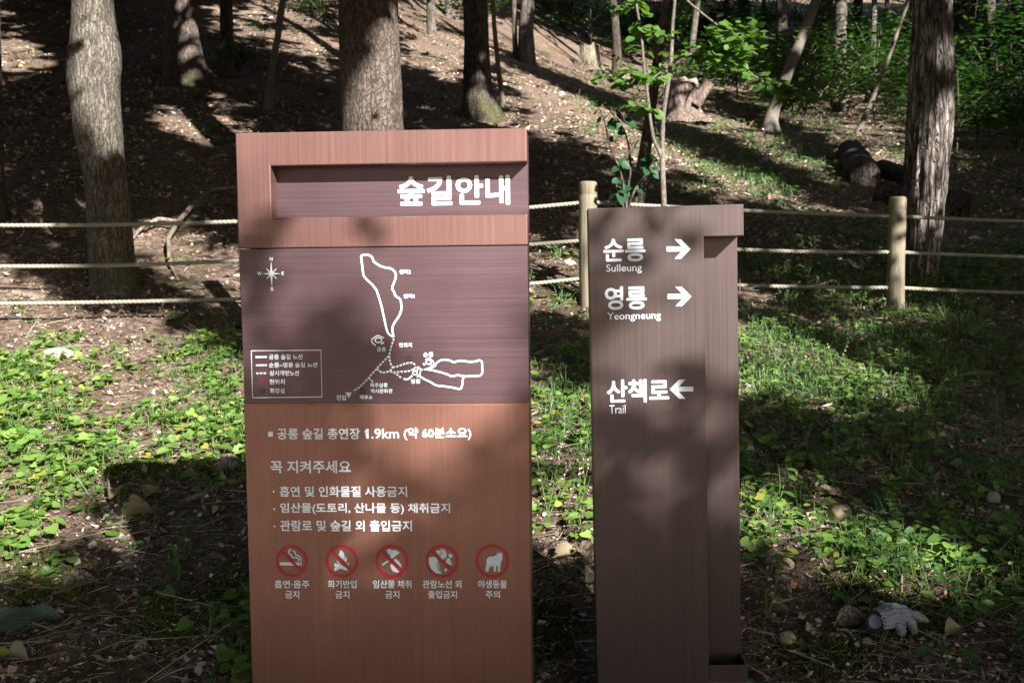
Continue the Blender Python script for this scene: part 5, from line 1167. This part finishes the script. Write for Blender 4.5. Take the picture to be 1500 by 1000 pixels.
# ------------------------------------------------------------------ stones
def rock(label, px, py, w, mat, seed, sx=1.0, sy=.8, sz=.55, sink=.3):
    P0 = hit(px, py); R_ = w / 2 / FPX * P0[1]; bm = bmesh.new(); bmesh.ops.create_icosphere(bm, subdivisions=4, radius=1)
    co = np.array([v.co for v in bm.verts]); k = 1 + .22 * vnoise(co[:, 0] * 1.2, co[:, 1] * 1.2, co[:, 2] * 1.2, seed) + .08 * vnoise(co[:, 0] * 3, co[:, 1] * 3, co[:, 2] * 3, seed + 1) + .02 * vnoise(co[:, 0] * 9, co[:, 1] * 9, co[:, 2] * 9, seed + 2)
    k = k * (1 - .10 * np.maximum(0, np.sin(co[:, 0] * 2.3 + seed) * np.cos(co[:, 1] * 2 + seed)))
    for v, q in zip(bm.verts, k): v.co = Vector((v.co.x * sx, v.co.y * sy, v.co.z * sz)) * (R_ * q)
    o = obj('stone', bm_mesh('stone', bm, mat, True)); o.location = (P0[0], P0[1], float(height(P0[0], P0[1])) + R_ * sz * (1 - sink * 2) * .8); o.rotation_euler = (0, 0, seed); return tag(o, label, 'stone')
rock('pale flat stone in the sunny violets below the ropes at left', 84, 522, 44, M_stone_pale, 3, 1.1, .7, .5)
rock('rounded tan stone half covered by leaves on the sunny strip at right', 1229, 762, 48, M_stone_tan, 5, 1, .8, .75)
rock('small angular grey stone right of the direction sign foot', 1153, 938, 27, M_stone_tan, 7, .9, .9, .9)
rock('pale stone hidden by a dark seedling above the small angular one', 1152, 830, 26, M_stone_tan, 8, 1, .9, .8)
rock('grey stone in the shaded litter at the right edge', 1454, 732, 24, M_stone_grey, 9, 1, .9, .8)
rock('small white stone in the weeds below the right fence post', 1340, 626, 20, M_stone_pale, 10, 1, .8, .6)
rock('grey mossy stone in the weeds left of the small white one', 1250, 652, 34, M_stone_grey, 11, 1.1, .8, .6)
rock('pale knobbly stone touching the direction sign edge at mid height', 1096, 665, 26, M_stone_pale, 12, .8, .9, 1.0)
rock('whitish stone on brown litter right of the direction sign', 1096, 566, 14, M_stone_pale, 13); rock('grey stone beside the whitish one on brown litter', 1112, 572, 15, M_stone_grey, 14, 1, .9, .8)
rock('pinkish brown stone beneath the crumpled glove', 1270, 942, 18, M_stone_tan, 15, .9, .9, .8)
rock('flat pale stone in the shade near the right edge among weeds', 1310, 752, 10, M_stone_grey, 16)
rock('grey round stone lying at the map sign foot', 366, 872, 26, M_stone_grey, 17, 1, .8, 1.0)
rock('light stone up the slope just above the middle rope at right', 1109, 402, 16, M_stone_grey, 18)
rock('small pale stone in the lower right shade', 1362, 836, 10, M_stone_pale, 19); rock('tiny grey stone on the dark litter below the map sign shadow', 282, 888, 22, M_stone_grey, 20, 1, .8, .5)
rock('broad grey stone lying in the shaded weeds right of the tan one', 1350, 775, 16, M_stone_grey, 22, 1.3, .8, .4)

# ------------------------------------------------------------------ big fallen leaves and bark curls
def big_leaf(label, px, py, size, rot, mat, seed, name='fallen_leaf', curl=.25, cat='leaf', up=.02, wr=.40, tiltn=(0, -.5, 1), D=None):
    if D is None: P0 = hit(px, py)
    else: d = rays(px, py); P0 = EYE + d * (D / d[1])
    r = random.Random(seed); nL = 27; V = []; F = []
    for i in range(nL):
        q = i / (nL - 1); wd = wr * math.sin(math.pi * min(1, q ** .8 * .97 + .03)) ** .8 * (1 + (.09 if i % 2 else -.09))
        for j in range(-4, 5):
            s = j / 4; V.append((s * wd, q - abs(s) * .05, curl * (s * s * wd * 1.2) + .05 * math.sin(q * 9 + seed) * abs(s) - curl * .3 * (q - .5) ** 2 + (.012 if (i % 2) else 0) * abs(s)))
    for i in range(nL - 1):
        for j in range(8): a = i * 9 + j; F.append((a, a + 1, a + 10, a + 9))
    Yd = np.array([math.cos(rot), math.sin(rot), .05]); M = mat_from(np.array([P0[0], P0[1], float(height(P0[0], P0[1])) + up]), Yd, np.array(tiltn, float), size)
    me = mesh_np(name, np.array(V, float), [np.array(F)], mat); me.transform(Matrix.Scale(size, 4)); M2 = M.copy(); M2 = M @ Matrix.Scale(1 / size, 4)
    o = bpy.data.objects.new(name, me); C.objects.link(o); o.matrix_world = M2
    vb = [tube([(0, -.18 * size, 0), (0, 0, .004), (0, .9 * size, .012 * size)], [.0022, .0020, .0006], 5)[:2]]
    if size > .15:
        for q in np.linspace(.08, .8, 8):
            for sg in (-1, 1):
                wd = wr * math.sin(math.pi * min(1, q ** .8 * .97 + .03)) ** .8 * size; vb.append(tube([(0, q * size, .003), (sg * wd * .5, (q + .09) * size, .005 + curl * .3 * wd * wr), (sg * wd * .92, (q + .15) * size, .004 + curl * wd * wr)], [.0013, .0011, .0006], 4)[:2])
    sd = merge(vb); sd = (sd[0], sd[1][0]); e = obj('leaf_midrib', mesh_np('leaf_midrib', sd[0], [sd[1]], mat), o, False)
    return tag(o, label, cat)
big_leaf('large pale grey green leaf with toothed edge lying at the lower left edge', -8, 925, .25, .10, M_grey_leaf, 1, up=.04, curl=.12, wr=.33, tiltn=(.1, -.2, 1))
big_leaf('large grey green toothed leaf at the foot of the direction sign', 1118, 1050, .20, 1.35, M_grey_leaf, 2, up=.04, curl=.12, wr=.34, tiltn=(0, -.45, 1))
big_leaf('curled pinkish grey bark piece on moss at lower left', 92, 868, .155, .35, M_dead, 3, 'bark_piece', .9, 'bark', .025, .22)
big_leaf('narrow split bark piece just above the curled one', 118, 838, .10, -.5, M_dead, 4, 'bark_piece', .6, 'bark', .02, .12)
big_leaf('shrivelled brown leaf heap in the map sign shadow', 185, 765, .13, .6, M_dry_leaf, 5, curl=1.2, up=.03)
big_leaf('upright curled dead leaf with a pale tip in the shade left', 162, 740, .12, 1.9, M_dry_leaf, 6, curl=1.4, up=.04, tiltn=(.6, -1, .5))
big_leaf('torn dead leaf caught behind the driftwood root', 214, 735, .10, 1.2, M_dry_leaf, 7, curl=1.0, up=.03, tiltn=(-.4, -1, .6))
big_leaf('pink brown curled leaf in the sun between the signs', 815, 822, .10, .4, M_dry_leaf, 8, curl=.9, up=.02)
big_leaf('orange brown leaf against the direction sign edge', 858, 858, .06, .2, M_dry_leaf, 9, curl=.5)
big_leaf('dull brown leaf left of the crumpled glove', 1228, 918, .14, .15, M_dead, 10, curl=.5, wr=.3)
big_leaf('reddish leaf right of the crumpled glove', 1388, 935, .085, .5, M_dry_leaf, 11, curl=.8)
big_leaf('flat weathered leaf above the rounded tan stone', 1200, 728, .12, .1, M_dead, 12, curl=.4, wr=.3)
big_leaf('bleached leaf in the litter at the far lower left corner', 12, 968, .10, -.4, M_dry_leaf, 13, curl=.8)
big_leaf('brown leaf lying in the dark moss below the map sign shadow', 196, 962, .07, .1, M_dead, 14, curl=.7)
big_leaf('shaded green tongue shaped leaf near the lower left corner', 60, 850, .07, .9, M_leaf_mix, 15, curl=.6)
big_leaf('light fallen leaf among the pale litter between the signs', 860, 825, .09, 1.7, M_dry_leaf, 16, curl=.7, up=.03)

# ------------------------------------------------------------------ crumpled work glove
Pg = np.array(hit(1305, 925)); kg = Pg[1] / FPX; zg = float(height(Pg[0], Pg[1])); glove = thing('work_glove', 'crumpled pale knitted work glove with a black cuff and dark grey finger tips', 'glove', (Pg[0], Pg[1], zg))
M_knit = flat('pale_knit', (.24, .26, .30), .95, .12, 900); M_coat = flat('grey_rubber_coating', (.20, .19, .18), .6, .15, 60); M_cuff = flat('black_cuff', (.012, .012, .014), .8)
def gp(px, py, dep=0.0, up=0.0): return np.array([Pg[0] + (px - 1305) * kg, Pg[1] + dep, zg + (932 - py) * kg + up])
rp = np.random.default_rng(2)
def cloth_tube(name, pts, segs, mat, seed, amp=.12, fold=7):
    Q = resample(pts, 46, 2)
    v, f, c = tube(Q[:, :3], Q[:, 3], segs, lambda th, s, r_: 1 + amp * vnoise(np.cos(th) * 2.5, np.sin(th) * 2.5, s * 26, seed) + .10 * np.cos(th * fold + 4 * vnoise(0, 0, s * 30, seed + 2)) + .10 * vnoise(np.cos(th) * 6, np.sin(th) * 6, s * 60, seed + 4))
    return v, f, c
v, f, c = cloth_tube('palm', [(*gp(1279, 909, -.030), .034), (*gp(1290, 908, -.02), .036), (*gp(1303, 908, -.005), .037), (*gp(1318, 908, 0), .040), (*gp(1330, 912, .01), .030), (*gp(1338, 916, .01), .014)], 64, M_knit, 5, .22, 15)
v2, f2, c2 = cloth_tube('top', [(*gp(1290, 903, .02), .016), (*gp(1300, 899, .02), .022), (*gp(1315, 900, .02), .022), (*gp(1330, 906, .02), .010)], 40, M_knit, 8, .3, 6)
vv, ff = merge([(v, [f]), (v2, [f2])]); obj('glove_body', mesh_np('glove_body', vv, ff, M_knit), glove)
cu_c = gp(1276, 911, -.036); ax_ = np.array([-.35, -.9, .25]); ax_ /= np.linalg.norm(ax_); A_ = np.cross(ax_, [0, 0, 1.0]); A_ /= np.linalg.norm(A_); B_ = np.cross(ax_, A_)
th = np.linspace(0, 2 * math.pi, 40); loop = [(*(cu_c + A_ * .029 * math.cos(t) + B_ * .033 * math.sin(t) + ax_ * .003 * math.sin(3 * t)), .0065) for t in th]
Q = np.array(loop); 
def torus(center, A_, B_, ra, rb, tr, mat, name, par, seed):
    V = []; F = []; n, m = 48, 10
    for i in range(n):
        t = 2 * math.pi * i / n; d = A_ * math.cos(t) + B_ * math.sin(t); c0 = center + A_ * ra * math.cos(t) + B_ * rb * math.sin(t); nn = np.cross(A_, B_)
        for j in range(m): p = 2 * math.pi * j / m; rr = tr * (1 + .25 * vnoise(math.cos(t) * 4, math.sin(t) * 4, 0, seed)); V.append(c0 + d * rr * math.cos(p) + nn * rr * 1.5 * math.sin(p))
    for i in range(n):
        for j in range(m): F.append((i * m + j, i * m + (j + 1) % m, ((i + 1) % n) * m + (j + 1) % m, ((i + 1) % n) * m + j))
    obj(name, mesh_np(name, np.array(V, float), [np.array(F)], mat), par)
torus(cu_c, A_, B_, .030, .033, .0075, M_cuff, 'cuff', glove, 3)
V = [cu_c - ax_ * .022]; F = []
for t in np.linspace(0, 2 * math.pi, 25)[:-1]: V.append(cu_c + A_ * .028 * math.cos(t) + B_ * .031 * math.sin(t) - ax_ * .001)
obj('cuff_lining', mesh_np('cuff_lining', np.array(V), [np.array([(0, i + 1, (i + 1) % 24 + 1) for i in range(24)])], M_knit), glove)
for k, pts in enumerate(([(1322, 906, -.02), (1330, 914, -.03), (1333, 922, -.035), (1334, 930, -.035)], [(1330, 902, 0), (1340, 905, -.01), (1349, 909, -.015), (1357, 914, -.015)], [(1310, 915, -.03), (1314, 924, -.04), (1312, 930, -.04)], [(1328, 912, .02), (1342, 914, .03), (1352, 918, .03)])):
    L_ = [(*gp(*p), (.0125, .0165, .0150, .008)[min(i, 3)]) for i, p in enumerate(pts)]; v, f, c = cloth_tube('f', L_, 26, M_knit, 10 + k, .12, 3)
    n_ = len(v) // 26; cut = int(n_ * .45); V1 = v; mid = V1[-26:].mean(0); vcap = np.vstack([V1, [mid]]); tri = np.array([(len(V1) - 26 + i, len(V1) - 26 + (i + 1) % 26, len(V1)) for i in range(26)])
    fk = f[: (cut) * 26]; ft = f[(cut) * 26:]
    o = obj('finger', mesh_np('finger', V1, [fk], M_knit), glove); obj('finger_tip', mesh_np('finger_tip', vcap, [ft, tri], M_coat), o)
o = obj('round_leaf', leaf_mesh('round_leaf', HEART, .055, M_grey_leaf, 1.0)); P0 = hit(1277, 935); o.location = (P0[0] - .0, P0[1], P0[2] + .02); o.rotation_euler = (.3, 0, 2.2); tag(o, 'round bluish leaf lying under the black glove cuff', 'leaf')
o.name = 'fallen_leaf'

# ------------------------------------------------------------------ understorey shrubs up the slope
r = np.random.default_rng(12); SH = []
for k in range(4):
    parts = []; P = []; Y = []; tb = []
    for b in range(11):
        a = r.uniform(0, 6.28); L_ = r.uniform(.7, 1.25); z0 = r.uniform(.5, 1.35); e = np.array([math.cos(a) * L_, math.sin(a) * L_, z0 + r.uniform(.0, .5)]); s = np.array([0, 0, z0 * .55])
        Q = resample([(*s, .014), (*((s + e) / 2 + np.array([0, 0, .1])), .009), (*e, .004)], 8); tb.append(tube(Q[:, :3], Q[:, 3], 5)[:2])
        for j in range(95):
            q = r.uniform(.25, 1.05); c = s * (1 - q) + e * q; P.append(c + r.normal(size=3) * [.17, .17, .045] * (1 + .3 * k)); aa = a + r.normal() * .9; Y.append((math.cos(aa), math.sin(aa), -.25))
    P = np.array(P); n = len(P); N = np.array([0, 0, 1.0]) + r.normal(size=(n, 3)) * .35; v, f = batch(DIAM, P, np.array(Y), N, r.uniform(.07, .125, n))
    tb.append(tube(*[q for q in (resample([(0, 0, -.15, .022), (.03, 0, .7, .016), (0, .02, 1.4, .008)], 8)[:, :3], [.022, .02, .019, .017, .015, .012, .010, .008])], 6)[:2])
    sv, sf = merge(tb); SH.append((mesh_np('foliage', v, f, M_leaf_shrub, False), mesh_np('stem', sv, sf, M_bark_far)))
shr_spots = [(1180, 95, 'dense shrub between the smooth leaning trunk and the thin leaning stem'), (1215, 118, 'low shrub at the foot of the broad dark trunk'), (1310, 112, 'pale lit shrub beside the furrowed split trunk'), (1300, 178, 'bright low shrub under the thin leaning stem'),
             (1420, 92, 'dense shrub right of the furrowed split trunk'), (1480, 110, 'shrub cut by the right edge of the photo'), (1440, 150, 'lower shrub in deep shade at the right'), (1400, 170, 'low shrub peeking right of the furrowed trunk'),
             (470, 52, 'sunlit bush between the slender curved trunk and the thick trunk'), (350, 112, 'dark broad bush under the shaded trunk at upper left'), (905, 62, 'small light bush beside the old rotting stump'), (1240, 150, 'shrub with hanging sprays near the far slim trunk'),
             (1060, 60, 'shrub behind the fan leaves of the sapling'), (800, 30, 'bush at the top of the slope above the map sign end'), (1130, 150, 'spreading low bush in front of the smooth leaning trunk')]
r2 = random.Random(4)
def put_shrub(x, y, sc, label, grp=None):
    z = float(height(x, y)); k = r2.randrange(4); t = thing('shrub', label, 'shrub', (x, y, z), r2.uniform(0, 6.28), grp); t.scale = (sc, sc, sc * r2.uniform(.7, 1.0))
    for me, nm in zip(SH[k], ('foliage', 'stem')):
        o = bpy.data.objects.new(nm, me); C.objects.link(o); o.parent = t
        if nm == 'foliage': o['kind'] = 'stuff'
for px, py, lab in shr_spots:
    P0 = hit(px, py); sc = {350: .55, 470: .9, 905: .5, 1300: .5, 1310: .7, 1130: .45, 1400: .5, 1215: .6}.get(px, .85); put_shrub(P0[0], P0[1], sc, lab)
for i in range(26):
    px = r2.uniform(880, 1330) if i % 2 else r2.uniform(1390, 1540); D_ = r2.uniform(30, 44) if px < 1330 else r2.uniform(17, 34); put_shrub((px - 750) / FPX * D_, D_, r2.uniform(.8, 1.5), 'leafy green shrub in the far undergrowth', 'shrubs in the far undergrowth')
for i in range(105):
    px = r2.choice([r2.uniform(900, 1620), r2.uniform(900, 1620), r2.uniform(1100, 1560), r2.uniform(380, 900), r2.uniform(-150, 380)]); D_ = r2.uniform(30, 60) if px < 900 else r2.uniform(24, 62); put_shrub((px - 750) / FPX * D_, D_, r2.uniform(1.0, 2.0), 'leafy green shrub in the far undergrowth', 'shrubs in the far undergrowth')
